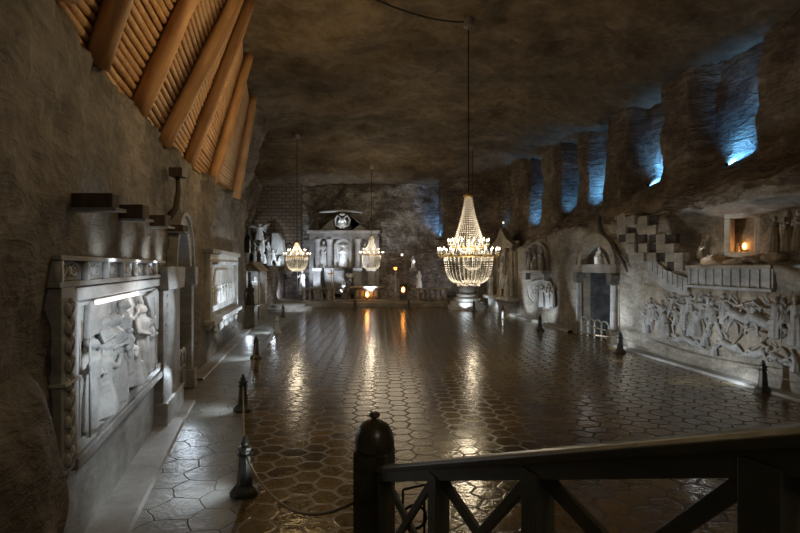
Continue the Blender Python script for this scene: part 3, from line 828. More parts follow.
mb.build('drapery', 'salt', e, bevel=0.05)
g = empty('low_gate', RB.world(0, 0, 0), RB.rz, 'low white gate with four looped tops at the foot of the wide portal', 'gate')
gate(RB, ua+0.15, ub-0.1, 0.02, 0.85, 'white_paint', g, 4, 0.22)
# snake-like root over the arch
t = tag(MB().tube([RB.world(*(lambda q: (q[0], 0.12, q[1]))(RB.px(a, b, 0.12))) for a, b in
        [(599, 216), (598, 224), (601, 233), (607, 240), (614, 246), (619, 256), (624, 263), (627, 272)]], [0.10, 0.12, 0.10, 0.09, 0.09, 0.08, 0.07, 0.04], 8).build('carved_snake', 'salt_dark', smooth=True),
        'dark carved snake twisting over the arch of the wide portal', 'carving')

# ---------------- checkered steps ----------------
e = empty('checkered_steps', RB.world(0, 0, 0), 0, 'flight of pale cut rock cubes with dark square gaps, descending above the wide portal', 'carved steps')
o3 = Vector(e.location)
def cube_px(x, y, s_=9.0, col='salt_tan', out=0.14, name='step_block', h=9.0):
    fr = RB if x < 640.5 else RA
    a, zt = fr.px(x, y, 0); b, _ = fr.px(x+s_, y, 0); _, zb = fr.px(x, y+h, 0)
    mb = MB().box(a+0.005, b-0.005, -out, 0.12, zb, zt)
    o = mb.build(name, col, e, bevel=0.015); o.location = Vector(fr.world(0, 0, 0)) - o3; o.rotation_euler = (0, 0, fr.rz)
lightb = [(619, 217), (628, 217), (610, 226), (619, 226), (640.6, 217), (640.6, 226), (628, 234), (649.6, 226), (640.6, 244), (658.6, 235), (658.6, 244), (667.6, 244), (649.6, 253), (667.6, 253), (676.6, 253), (637, 253), (628, 244), (676.6, 262)]
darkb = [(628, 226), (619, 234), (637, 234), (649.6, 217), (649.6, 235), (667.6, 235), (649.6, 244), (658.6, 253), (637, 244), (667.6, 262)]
for (x, y) in lightb: cube_px(x, y, out=0.10)
for (x, y) in darkb: cube_px(x, y, out=0.02, col='stone_brown', name='deep_block')  # dark colour stands in for the shade of open gaps

# ---------------- big relief on the right wall ----------------
e = empty('carved_relief', RA.world(0, 0, 0), RA.rz, 'wide battle relief of many striding and fallen figures under a carved colonnade on the wall', 'relief')
u0, u1 = RA.px(641), RA.px(800)+1.5
_, zt = RA.px(700, 270, 0.0)
mb = MB(); vs = []; fs = []; nx, nz = 80, 26
for j in range(nz):
    for i in range(nx):
        x = u0+(u1-u0)*i/(nx-1); z = 0.55+2.1*j/(nz-1); ed = min(i/6, (nx-1-i)/6, j/4, (nz-1-j)/3, 1)
        vs.append((x, 0.04 - ed*0.09 - fx(x, 0, z, 0.05, 2.2, 6), z))
for j in range(nz-1):
    for i in range(nx-1): fs.append((j*nx+i, j*nx+i+1, (j+1)*nx+i+1, (j+1)*nx+i))
MB().addv(vs, fs).build('carved_ground', 'salt_tan', e, smooth=True)
# colonnade carved along the top
ua, ub = RA.px(690), RA.px(776)
MB().box(ua, ub, -0.16, 0.1, 3.13, 3.24).build('cornice', 'salt_tan', e, bevel=0.015)
MB().box(ua, ub, -0.08, 0.1, 2.62, 3.13).build('arcade_wall', 'salt_grey', e)
for k in range(10):
    x = ua+0.12+(ub-ua-0.24)*k/9
    MB().box(x-0.05, x+0.05, -0.115, -0.05, 2.62, 3.13).build('pilaster', 'salt_grey', e, bevel=0.01)
MB().box(ua-0.1, ub, -0.14, 0.1, 2.54, 2.62).build('ledge', 'salt_grey', e, bevel=0.01)
# sloping stair parapet with panels
P = [RA.px(a, b, 0) for a, b in [(650, 254), (668, 270), (690, 278), (690, 296), (668, 290), (650, 275)]]
MB().prism(P, -0.10, 0.05).build('stair_parapet', 'salt_grey', e, bevel=0.01)
for k in range(8):
    x = 652+k*5; yt = 254+k*4.2 if k < 4 else 268+(k-4)*3
    q, zt_ = RA.px(x, yt+4, 0.1); _, zb_ = RA.px(x, yt+17, 0.1)
    MB().box(q-0.04, q+0.04, -0.125, -0.06, zb_, zt_).build('baluster', 'salt_grey', e, bevel=0.01)
poses = [(646, 305, 333, 'pray'), (650, 298, 325, 'staff'), (655, 303, 331, 'stride'), (661, 300, 330, 'raise'), (666, 306, 336, 'kneel'), (672, 292, 322, 'stride'), (677, 305, 335, 'stride'), (683, 298, 330, 'raise'),
         (690, 290, 326, 'stride'), (696, 302, 336, 'kneel'), (703, 296, 332, 'stride'), (708, 292, 318, 'raise'), (714, 300, 338, 'stride'), (681, 326, 344, 'fallen'), (692, 330, 347, 'fallen'), (705, 326, 346, 'kneel'),
         (724, 294, 324, 'raise'), (733, 303, 334, 'stride'), (742, 297, 325, 'fallen'), (752, 300, 336, 'stride'), (765, 302, 330, 'fallen'), (775, 296, 338, 'raise'), (786, 298, 340, 'stride'), (796, 296, 346, 'staff'),
         (730, 332, 352, 'fallen'), (757, 338, 360, 'fallen'), (780, 345, 366, 'fallen'), (714, 340, 356, 'kneel'), (795, 350, 372, 'kneel')]
for i, (x, a, b, ps) in enumerate(poses):
    relfig(RA, e, x, a, b, ps, 'salt_grey', i % 2 == 0, 0.10, 1.0, wide=1.25 if ps != 'fallen' else 1.1)
for i, pts in enumerate([[(718, 318), (728, 312), (736, 318), (748, 314), (756, 322), (770, 318), (784, 322), (800, 326)], [(726, 300), (738, 306), (752, 302), (768, 310), (780, 308)],
            [(712, 345), (722, 342), (730, 348), (738, 338), (744, 330)], [(752, 350), (762, 344), (772, 352), (782, 348), (790, 356)], [(668, 300), (680, 314), (688, 322)], [(760, 332), (775, 338), (792, 334)],
            [(700, 310), (706, 330), (712, 326)], [(670, 318), (678, 326), (686, 318), (692, 330)], [(738, 322), (748, 330), (760, 326)]]):
    path = [(q[0], -0.09, q[1]) for q in (RA.px(a, b, 0.09) for a, b in pts)]
    MB().tube(path, [0.04+0.015*math.sin(k*2.1) for k in range(len(path))], 7).build('carved_branch', 'salt_tan', e, smooth=True)

# ---------------- oval relief and niche busts ----------------
fr = RC
e = empty('oval_relief', fr.world(0, 0, 0), fr.rz, 'lit irregular oval relief of standing robed figures, low on the wall below the bust niche', 'relief')
P = [fr.px(a, b, 0) for a, b in [(528, 288), (533, 282), (543, 280), (552, 282), (556, 292), (557, 302), (555, 308), (545, 309), (536, 305), (530, 298)]]
c_ = (sum(p[0] for p in P)/len(P), sum(p[1] for p in P)/len(P))
MB().prism([(c_[0]+(p[0]-c_[0])*0.98, c_[1]+(p[1]-c_[1])*0.98) for p in P], -0.08, 0.0).build('backing', 'salt_grey', e)
MB().tube([(p[0], -0.08, p[1]) for p in P], 0.045, 8, closed=True).build('rim', 'salt_grey', e, smooth=True)
for (x, a, b, ps, fl) in [(536, 286, 306, 'staff', False), (541, 285, 307, 'raise', False), (548, 284, 308, 'child', True), (552.5, 286, 307, 'pray', False)]:
    relfig(fr, e, x, a, b, ps, 'salt', fl, 0.17, 1.0, wide=1.5)
e = empty('bust_niche', fr.world(0, 0, 0), fr.rz, 'small dark wall niche with stone busts on a pale corbel shelf above the oval relief', 'niche')
a0, z0 = fr.px(528, 270); a1, z1 = fr.px(550, 247)
arch_ring((a0+a1)/2, (a1-a0)/2-0.12, (a1-a0)/2, z0+0.75, 0.75, 0.9, -0.16, 0.05).build('arch', 'salt_tan', e)
mb = MB(); mb.box(a0, a0+0.14, -0.16, 0.05, z0, z0+0.75); mb.box(a1-0.14, a1, -0.16, 0.05, z0, z0+0.75); mb.build('jamb', 'salt_tan', e, bevel=0.01)
MB().prism([(a0+.1, z0)]+[(p[0], p[1]) for p in arch_pts((a0+a1)/2, (a1-a0)/2-.12, z0+0.75, 0.75)[0:]]+[(a0+.1, z0)][:0], -0.02, 0.0).build('niche_back', 'salt_dark', e)
MB().box(a0-0.15, a1+0.2, -0.55, 0.05, z0-0.18, z0).build('shelf', 'salt_grey', e, bevel=0.02)
for dx in (0.2, (a1-a0)-0.35): MB().prism([(a0+dx, z0-0.18), (a0+dx+0.22, z0-0.18), (a0+dx+0.2, z0-0.6), (a0+dx+0.05, z0-0.6)], -0.3, 0.05).build('corbel', 'salt_grey', e, bevel=0.02)
for x, hh, ps in ((534, 1.35, 'child'), (540, 1.15, 'sit'), (546, 1.3, 'pray')):
    u = fr.px(x); o = fig(ps, 'salt_grey', 'bust', (u, -0.28, z0), hh, 0, e); o.scale = (hh*1.3, hh, hh)

# ---------------- side altar with gable ----------------
fr = RD
e = empty('side_altar', fr.world(0, 0, 0), fr.rz, 'gabled side altar with slender columns and standing figures, next to the bust niche', 'altar')
a0, zb = fr.px(489, 297); a1, _ = fr.px(518, 297)
a1 = fr.px(517); a0 = fr.px(495)
_, zt = fr.px(505, 240); _, zg = fr.px(505, 222)
zb = 1.15
MB().box(a0-0.2, a1+0.2, -0.05, 0.1, zb, 4.9).build('back_panel', 'salt_tan', e)
MB().box(a0-0.4, a1+0.4, -0.8, 0.1, zb-0.22, zb).build('altar_table', 'salt', e, bevel=0.03)
MB().box(a0, a1, -0.55, 0.1, 0, zb-0.22).build('altar_base', 'salt_grey', e, bevel=0.02)
cx = (a0+a1)/2
MB().prism([(a0-0.3, 4.6), (a1+0.3, 4.6), (cx+0.9, 5.15), (cx, 5.9), (cx-0.9, 5.15)], -0.35, 0.1).build('gable', 'salt_tan', e, bevel=0.03)
MB().box(a0-0.25, a1+0.25, -0.42, 0.1, 4.45, 4.62).build('entablature', 'salt_tan', e, bevel=0.02)
for k in range(4):
    x = a0+0.1+(a1-a0-0.2)*k/3
    MB().lathe([(0.16, 0), (0.16, 0.12), (0.10, 0.18), (0.085, 2.9), (0.15, 3.1), (0.16, 3.3)], (x, -0.28, zb), 12).build('column', 'salt_tan', e, smooth=True)
arch_ring(cx, 0.62, 0.75, zb+2.1, 0.75, 0.95, -0.16, -0.03).build('niche_arch', 'salt', e)
fig('pray', 'salt', 'carved_saint', (cx, -0.25, zb+0.5), 1.9, 0, e)
fig('staff', 'salt', 'carved_saint', (a0+0.5, -0.5, zb), 1.5, 0, e); fig('child', 'salt', 'carved_saint', (a1-0.55, -0.5, zb), 1.5, 0, e)
MB().box(cx-0.45, cx+0.45, -0.45, -0.05, zb, zb+0.5).build('pedestal', 'salt_tan', e, bevel=0.02)
MB().tube([(cx, -0.15, 5.8), (cx, -0.15, 6.2)], 0.035, 6).build('finial', 'salt_tan', e); MB().ball((cx, -0.15, 6.25), 0.07).build('finial_lamp', 'amber_white', e)
cx_w = fr.world(cx, 0.62, 0)
for dx in (-0.8, 0.75):
    p = fr.world(cx+dx, 0.65, zb)
    c = empty('candlestick', p, 0, 'tall pale candlestick standing on the gabled side altar', 'candlestick', 'candlesticks on the side altar')
    MB().lathe([(0.10, 0), (0.10, 0.04), (0.03, 0.08), (0.025, 0.9), (0.06, 0.94)], (0,0,0), 12).build('stand', 'brass', c, smooth=True)
    MB().lathe([(0.028, 0.94), (0.028, 1.35)], (0,0,0), 10).build('candle', 'salt_white', c, smooth=True)

# pulpit with curved steps in the far corner
e = empty('pulpit', (5.1, 40.3, 0), 0, 'low curved pale pulpit with steps in the far corner under the big chandelier', 'pulpit')
for k in range(4):
    MB().lathe([(1.5-0.22*k, 0.28*k), (1.5-0.22*k, 0.28*k+0.25), (1.46-0.22*k, 0.28*k+0.28)], (0,0,0), 28).build('step', 'salt', e, bevel=0)
MB().lathe([(0.62, 1.12), (0.70, 1.3), (0.70, 1.9), (0.78, 2.0)], (0, 0.1, 0), 20).build('drum', 'salt_grey', e, smooth=False)

# ---------------- grotto on the ledge ----------------
def gpx(x, y, Y): return ((x-400)/F*Y, Y, H+(266.7-y)/F*Y)
Yg = 16.6
e = empty('grotto_shrine', gpx(744, 258, Yg), R(-50), 'pale framed grotto window with orange flame inside, on the ledge over the battle relief', 'shrine')
W_, H_ = 1.0, 1.42
mb = frame_mb(-W_/2, W_/2, 0.0, H_, 0.18, -0.18, 0.25); mb.build('frame', 'salt', e, bevel=0.03)
MB().box(W_/2, W_/2+0.22, -0.22, 0.3, 0, H_+0.1).build('red_pier', 'salt_tan', e, bevel=0.03)
MB().box(-W_/2, W_/2, 0.75, 0.85, 0, H_).build('back_panel', 'salt_dark', e)
MB().box(-W_/2-0.25, W_/2+0.9, -0.3, 0.5, H_, H_+0.16).build('roof_slab', 'salt_tan', e, bevel=0.04)
fig('kneel', 'salt', 'carved_saint', (-0.12, 0.25, 0.16), 1.0, 0, e); fig('angel', 'salt', 'carved_saint', (0.2, 0.45, 0.5), 0.8, 0, e)
MB().ball((0.02, -0.02, 0.36), (0.06, 0.06, 0.10), 10, 8).build('lamp_flame', 'flame', e, smooth=True)
MB().lathe([(0.10, 0.16), (0.04, 0.19), (0.09, 0.24)], (0.02, -0.02, 0), 12).build('lamp_bowl', 'brass', e, smooth=True)
l = lamp('POINT', 'grotto_light', (0.02, -0.2, 0.42), 2.2, (1.0, 0.45, 0.15), 0.05, parent=e)
for (x, y, h_, ps, lab) in [(712, 259, 0.55, 'fallen', 'small pale reclining figure beside the grotto window frame'), (774, 252, 1.0, 'raise', 'pale statue with raised arm beside the grotto, on the ledge'),
                            (788, 252, 1.15, 'child', 'robed stone statue on the ledge, second from the grotto'), (799, 251, 1.1, 'pray', 'hooded praying statue on the ledge, furthest out from grotto'), (700, 259, 0.75, 'kneel', 'small kneeling statue at the stair end of the ledge')]:
    x_, y_, z_ = gpx(x, y, Yg-0.2-(x-733)*0.035)
    tag(fig(ps, 'salt_tan', 'ledge_statue', (x_, y_, z_), h_*1.0, R(-60)), lab, 'statue', 'statues on the grotto ledge')
# loose rocks piled on the ledge
def boulder(name, loc, r, mat, seed, lab):
    bm = bmesh.new(); bmesh.ops.create_icosphere(bm, subdivisions=3, radius=1)
    for v in bm.verts:
        k = 1 + fx(v.co.x, v.co.y, v.co.z, 0.45, 1.3, seed)
        v.co = Vector((v.co.x*r[0]*k, v.co.y*r[1]*k, v.co.z*r[2]*k))
    me = bpy.data.meshes.new(name); bm.to_mesh(me); bm.free(); me.materials.append(M[mat])
    for p in me.polygons: p.use_smooth = True
    o = bpy.data.objects.new(name, me); C.objects.link(o); o.location = loc; o['kind'] = 'structure'
    return o
for i, (x, y, r_) in enumerate([(720, 262, (0.5, 0.4, 0.2)), (745, 263, (0.5, 0.35, 0.18)), (762, 260, (0.45, 0.4, 0.2)), (782, 260, (0.5, 0.4, 0.22)), (770, 225, (0.3, 0.3, 0.5)), (706, 232, (0.3, 0.35, 0.6)), (794, 222, (0.4, 0.4, 0.5))]):
    p = gpx(x, y, Yg + (0.6 if y < 240 else 0.1) - (x-733)*0.03)
    boulder('wall_right_rock', p, r_, 'salt_tan' if y > 240 else 'rock_right', i*7, None)

# ---------------- main altar ----------------
Ya = 45.0
def AX(px_): return (px_-400)/F*Ya
def AZ(py_): return H+(266.7-py_)/F*Ya
e = empty('main_altar', (AX(343), Ya, 0.5), 0, 'grey carved main altar with paired columns, statue niche and crowning crest on the end wall', 'altar')
ox = AX(343)
def ab(x0, x1, y0, y1, ya, yb): return (AX(x0)-ox, AX(x1)-ox, y0, y1, AZ(yb)-0.5, AZ(ya)-0.5)
def cz(v): return v
MB().box(*ab(309, 379, 0.1, 0.9, 236, 294)).build('back_wall', 'salt_grey', e)
MB().box(*ab(308, 380, -0.75, 0.4, 231, 234)).build('cornice', 'salt', e, bevel=0.03)
MB().box(*ab(310, 378, -0.55, 0.4, 234, 239)).build('entablature', 'salt_grey', e, bevel=0.03)
for c in (318, 330, 358, 371.5):
    x = AX(c)-ox; zb_, zt_ = AZ(268)-0.5, AZ(239)-0.5
    MB().lathe([(0.32, zb_), (0.32, zb_+0.1), (0.24, zb_+0.18), (0.20, zt_-0.4), (0.32, zt_-0.1), (0.34, zt_)], (x, -0.3, 0), 16).build('column', 'salt', e, smooth=True)
    MB().box(x-0.38, x+0.38, -0.7, 0.1, AZ(271)-0.5, zb_).build('pedestal_cap', 'salt_white' if c in (318, 371.5) else 'salt_grey', e, bevel=0.02)
    MB().box(x-0.30, x+0.30, -0.6, 0.1, 0.0, AZ(271)-0.5).build('pedestal', 'salt_grey', e, bevel=0.02)
nx0, nx1 = AX(335)-ox, AX(351)-ox
arch_ring((nx0+nx1)/2, 0.52, 0.72, AZ(247)-0.5, 0.45, 0.65, -0.25, 0.1).build('niche_arch', 'salt', e)
MB().box(-0.55, 0.55, 0.0, 0.1, AZ(267)-0.5, AZ(245)-0.5).build('niche_back', 'salt_white', e)
mb = MB(); mb.box(-0.72, -0.52, -0.25, 0.1, AZ(268)-0.5, AZ(247)-0.5); mb.box(0.52, 0.72, -0.25, 0.1, AZ(268)-0.5, AZ(247)-0.5); mb.build('niche_frame', 'salt', e, bevel=0.02)
MB().box(-0.8, 0.8, -0.45, 0.1, AZ(271)-0.5, AZ(267.5)-0.5).build('niche_sill', 'salt_dark', e, bevel=0.02)
o = fig('pray', 'salt_white', 'carved_madonna', (0, -0.2, AZ(267.5)-0.5), AZ(244)-AZ(267.5), 0, e); o.scale = (2.1, 1.6, o.scale[2])
o = fig('staff', 'salt', 'carved_saint', (AX(324)-ox, -0.25, AZ(268)-0.5), AZ(241)-AZ(268), 0, e); o.scale = (2.0, 1.6, o.scale[2])
o = fig('staff', 'salt', 'carved_saint', (AX(365)-ox, -0.25, AZ(268)-0.5), AZ(243)-AZ(268), 0, e, True)
MB().tube([(AX(a)-ox, -0.3, AZ(b)-0.5) for a, b in [(320, 212.5), (330, 212), (343, 211), (355, 212), (362, 213)]], 0.10, 8).build('crown_canopy', 'salt', e, smooth=True)
cr = MB(); cr.ball((0, -0.35, AZ(223)-0.5), (0.55, 0.22, 0.62), 16, 10); crest = cr.build('crest', 'salt_dark', e, smooth=True)
mb = MB()
for s_ in (-1, 1):
    mb.tube([(s_*0.1, -0.55, AZ(229)-0.5), (s_*0.55, -0.5, AZ(226)-0.5), (s_*0.62, -0.45, AZ(220)-0.5), (s_*0.4, -0.5, AZ(216)-0.5), (s_*0.12, -0.55, AZ(219)-0.5), (s_*0.3, -0.58, AZ(223)-0.5)], 0.09, 6)
mb.ball((0, -0.6, AZ(221)-0.5), (0.18, 0.1, 0.22)); mb.ball((0, -0.55, AZ(215)-0.5), (0.26, 0.12, 0.12)); mb.build('eagle_carving', 'salt', crest, smooth=True)
for s_, c in ((-1, 328), (1, 360)):
    mb = MB(); base = AX(c)-ox
    mb.prism([(base-0.7, AZ(231)-0.5), (base+0.7, AZ(231)-0.5), (base-s_*0.5, AZ(219)-0.5), (base+s_*0.1, AZ(224)-0.5)], -0.3, 0.1)
    mb.build('pediment_scroll', 'salt_grey', e, bevel=0.05)
for c in (317, 371):
    fig('sit', 'salt_dark', 'carved_angel', (AX(c)-ox, -0.3, AZ(231)-0.5), 1.25, 0, e)

# altar table, chair, lamps on the platform
e = empty('altar_table', (AX(368), 43.6, 0.52), 0, 'dark altar table with wide top and amber glow on its front panel', 'altar table')
MB().box(-1.45, 1.35, -0.45, 0.45, 0.95, 1.08).build('table_top', 'salt_tan', e, bevel=0.02)
MB().box(-1.0, 1.0, -0.3, 0.35, 0, 0.95).build('base', 'salt_dark', e, bevel=0.02)
mb = MB()
for k in range(5): mb.box(-0.9+k*0.38, -0.62+k*0.38, -0.34, -0.29, 0.25, 0.75)
mb.build('front_panels', 'salt_tan', e, bevel=0.02)
c = empty('amber_lamp', (AX(368.7), 43.0, 0.52), 0, 'small amber salt lamp glowing before the altar table', 'lamp')
MB().lathe([(0.09, 0), (0.09, 0.05), (0.03, 0.08), (0.03, 0.2)], n=12).build('stand', 'iron', c, smooth=True)
MB().ball((0, 0, 0.42), (0.13, 0.13, 0.2), 12, 8).build('globe', 'flame', c, smooth=True)
lamp('POINT', 'amber_light', (0, -0.25, 0.5), 6, (1, 0.4, 0.1), 0.1, parent=c)
e = empty('lectern', (AX(347), 42.9, 0.36), 0, 'narrow dark stone lectern beside the altar table', 'lectern')
MB().prism([(-0.26, 0), (0.26, 0), (0.2, 0.9), (-0.2, 0.9)], -0.2, 0.2).build('post', 'salt_dark', e, bevel=0.02)
MB().box(-0.33, 0.33, -0.28, 0.25, 0.9, 1.02).build('desk', 'salt_tan', e, bevel=0.01)
e = empty('lantern_stand', (AX(403), 42.9, 0.52), 0, 'dark lantern box with a small orange flame, beside the far balustrade', 'lantern')
MB().box(-0.30, 0.30, -0.25, 0.25, 0, 0.55).build('base', 'salt_dark', e, bevel=0.02)
mb = MB()
for a in (-0.27, 0.21):
    for b in (-0.24, 0.18): mb.box(a, a+0.06, b, b+0.06, 0.55, 1.15)
mb.box(-0.3, 0.3, -0.26, 0.26, 1.15, 1.22); mb.build('frame', 'iron', e)
MB().ball((0, 0, 0.82), (0.13, 0.13, 0.2), 10, 8).build('flame', 'flame', e, smooth=True)
e = empty('tall_candle_stand', (AX(395.5), 44.0, 0.52), 0, 'tall slim stand with an orange light cup by the end wall', 'candle stand')
MB().lathe([(0.25, 0), (0.2, 0.08), (0.05, 0.14), (0.05, 2.3), (0.14, 2.4)], n=12).build('stand', 'salt_grey', e, smooth=True)
MB().lathe([(0.10, 2.4), (0.14, 2.6), (0.10, 2.62)], n=10).build('light_cup', 'amber', e, smooth=True)
e = empty('sanctuary_cross', (AX(334), 43.2, 0.36), 0, 'tall slim golden processional cross standing before the main altar', 'cross')
MB().lathe([(0.22, 0), (0.18, 0.06), (0.035, 0.12), (0.035, 1.9)], n=10).build('pole', 'brass', e, smooth=True)
mb = MB(); mb.box(-0.05, 0.05, -0.03, 0.03, 1.9, 2.6); mb.box(-0.28, 0.28, -0.03, 0.03, 2.2, 2.3); mb.build('cross_head', 'brass', e, bevel=0.01)
e = empty('flower_vase', (AX(350.5), 44.42, 0.52), 0, 'slim column stand with pale bouquet before the niche of the main altar', 'vase')
MB().lathe([(0.25, 0), (0.1, 0.1), (0.07, 1.3), (0.2, 1.4), (0.1, 1.6)], n=12).build('stand', 'salt_grey', e, smooth=True)
mb = MB()
for k in range(14): mb.ball((random.uniform(-.28, .28), random.uniform(-.2, .2), 1.75+random.uniform(0, .35)), 0.10, 7, 5)
mb.build('bouquet', 'salt_white', e, smooth=True)
e = empty('round_emblem', (AX(345), 43.9, 0.52), 0, 'round pale emblem on a thin stand under the statue niche', 'emblem')
MB().lathe([(0.15, 0), (0.12, 0.05), (0.025, 0.09), (0.025, 1.0)], n=10).build('stand', 'brass', e, smooth=True)
MB().ball((0, 0, 1.22), (0.17, 0.05, 0.26), 16, 8).build('disc', 'salt_white', e, smooth=True)
# small statues lit on the end wall, right of altar
for (x, y, Y_, h_, ps, lab) in [(413, 268, 44.6, 1.0, 'pray', 'small white lit statue high on the end wall beside the tall candle stand'),
                                (419, 289, 44.2, 1.5, 'child', 'pale lit statue low on the end wall above the far balustrade'),
                                (302, 291, 43.8, 1.7, 'staff', 'white standing statue beside the main altar, under the small chandelier')]:
    px_, py_, pz_ = gpx(x, y, Y_)
    e = empty('wall_statue', (px_, Y_, pz_-0.25), 0, lab, 'statue')
    fig(ps, 'salt_white', 'statue', (0, 0, 0.25), h_, 0, e)
    MB().box(-0.3, 0.3, -0.25, 1.8, -0.05 if pz_ > 1.2 else 0.0, 0.25).build('bracket', 'salt_grey', e, bevel=0.02)
for x, y in ((402, 255), (414, 262)):
    tag(MB().ball(gpx(x, y, 44.4), 0.09, 10, 8).build('wall_lamp', 'whitelamp', smooth=True), 'tiny white lamp shining on the end wall beside the altar, ' + ('upper' if y < 260 else 'lower') + ' one of two', 'lamp', 'tiny white lamps on the end wall')

# balustrades
def balustrade(xa, xb, Y_, lab, h_=1.15):
    X0, X1 = (xa-400)/F*Y_, (xb-400)/F*Y_
    e = empty('balustrade', (X0, Y_, 0.36), 0, lab, 'balustrade')
    L = X1-X0
    MB().box(0, L, -0.18, 0.18, h_-0.14, h_).build('top_rail', 'salt_tan', e, bevel=0.02)
    MB().box(0, L, -0.18, 0.18, 0, 0.12).build('bottom_rail', 'salt_tan', e, bevel=0.02)
    n = max(2, round(L/0.52))
    for k in range(n+1):
        x = 0.15+(L-0.3)*k/n
        MB().lathe([(0.09, 0.12), (0.07, 0.2), (0.15, 0.38), (0.13, 0.5), (0.06, 0.75), (0.10, h_-0.14)], (x, 0, 0), 10).build('baluster', 'salt_tan', e, smooth=True)
balustrade(302, 335, 42.1, 'tan stone balustrade with turned balusters before the main altar')
balustrade(411, 448, 42.1, 'brown stone balustrade with round balusters beyond the big chandelier')

# ---------------- left far side: pillar statue, shrine, lit sculpture ----------------
e = empty('pillar_statue', (-8.0, 28.3, 0), 0, 'dark small statue on a pale square pedestal at the wall corner', 'statue')
MB().box(-0.36, 0.36, -0.36, 0.36, 0, 1.05).build('pedestal', 'salt_grey', e, bevel=0.03)
MB().box(-0.42, 0.42, -0.42, 0.42, 1.05, 1.14).build('pedestal_cap', 'salt_grey', e, bevel=0.02)
o = fig('child', 'salt_dark', 'statue', (0.05, 0, 1.14), 1.15, 0, e); o.scale = (1.5, 1.3, 1.15)
e = empty('wall_lantern', (-7.95, 27.8, 3.9), 0, 'dark slim lantern hanging on the wall corner above the pedestal statue', 'lantern')
MB().box(-0.14, 0.14, -0.14, 0.14, 0.0, 0.75).build('lantern_body', 'iron', e, bevel=0.02)
MB().lathe([(0.2, 0.75), (0.04, 1.0), (0.02, 1.4)], n=8).build('lantern_cap', 'iron', e)
Ys = 33.0
e = empty('gabled_shrine', ((254.5-400)/F*Ys, Ys, 0), R(-28), 'small gabled shrine with white lit carving inside, behind the pedestal statue', 'shrine')
MB().box(-0.65, 0.65, -0.3, 0.5, 0, 0.9).build('base', 'salt_grey', e, bevel=0.03)
MB().box(-0.6, 0.6, 0.3, 0.45, 0.9, 2.9).build('back_panel', 'salt', e)
for s_ in (-1, 1): MB().lathe([(0.09, 0.9), (0.07, 1.0), (0.07, 2.8), (0.1, 2.9)], (s_*0.5, -0.15, 0), 10).build('column', 'salt', e, smooth=True)
MB().prism([(-0.8, 2.9), (0.8, 2.9), (0, 3.5)], -0.35, 0.5).build('roof', 'salt_tan', e, bevel=0.02)
fig('child', 'salt_white', 'statue', (0, 0.1, 0.9), 1.7, 0, e)
lamp('POINT', 'shrine_light', (0, -0.35, 2.5), 9, COOL, 0.1, parent=e)
# lit sculpture group on the block wall
Yb = 44.2
e = empty('sculpture_group', ((268-400)/F*Yb, Yb, 2.2), R(-12), 'white lit sculpture group of angel above clustered figures on the block wall', 'sculpture')
bx = (268-400)/F*Yb
def bpx(x, y): return ((x-268)/F*Yb, (266.7-y)/F*Yb+H-2.2)
o = fig('angel', 'salt_white', 'carved_angel', (bpx(261, 0)[0], -0.4, bpx(0, 240)[1]), 1.6, 0, e); o.scale = (2.3, 1.4, 1.3)
for i, (x, y, h_, ps) in enumerate([(257, 266, 1.6, 'staff'), (262, 262, 1.6, 'raise'), (267, 264, 1.4, 'kneel'), (272, 266, 1.6, 'child'), (277, 267, 1.4, 'stride'), (282, 268, 1.3, 'kneel'), (286, 268, 1.2, 'pray'), (265, 252, 1.2, 'raise'), (271, 257, 1.2, 'pray')]):
    q = bpx(x, y); fig(ps, 'salt_white' if i % 3 else 'salt_grey', 'carved_figure', (q[0], -0.45, q[1]), h_, 0, e, i % 2 == 0)
MB().prism([bpx(272, 255), bpx(286, 255), bpx(284, 240), bpx(280, 233), bpx(273, 233)], -0.25, 0.4).build('carved_arch', 'salt', e, bevel=0.1)
MB().box(bpx(252, 0)[0], bpx(290, 0)[0], -0.8, 0.8, 0.6, 1.05).build('shelf', 'salt_tan', e, bevel=0.05)
boulder('wall_back_rock', (-11.3, 44.9, 4.6), (1.4, 0.7, 1.5), 'back', 31, None)
boulder('wall_back_rock', (-9.6, 45.0, 3.8), (1.0, 0.6, 1.2), 'back', 37, None)
tag(fig('pray', 'salt_dark', 'dark_statue', (gpx(259, 0, 40)[0], 40.0, 3.25), 1.15, 0), 'small black standing statue before the white sculpture group', 'statue')
st = struct(MB().box(-12.3, -9.8, 39.5, 45, 0, 3.25).build('wall_back_plinth', 'back', bevel=0.05))
# low curved steps beside the walkway end
e = empty('curved_steps', (-8.2, 39.3, 0), 0, 'low pale rounded steps lit brightly at the end of the walkway', 'steps')
for k in range(2):
    MB().lathe([(1.7-0.5*k, 0.2*k), (1.7-0.5*k, 0.2*k+0.18), (1.66-0.5*k, 0.2*k+0.2)], n=30).build('step', 'salt', e)

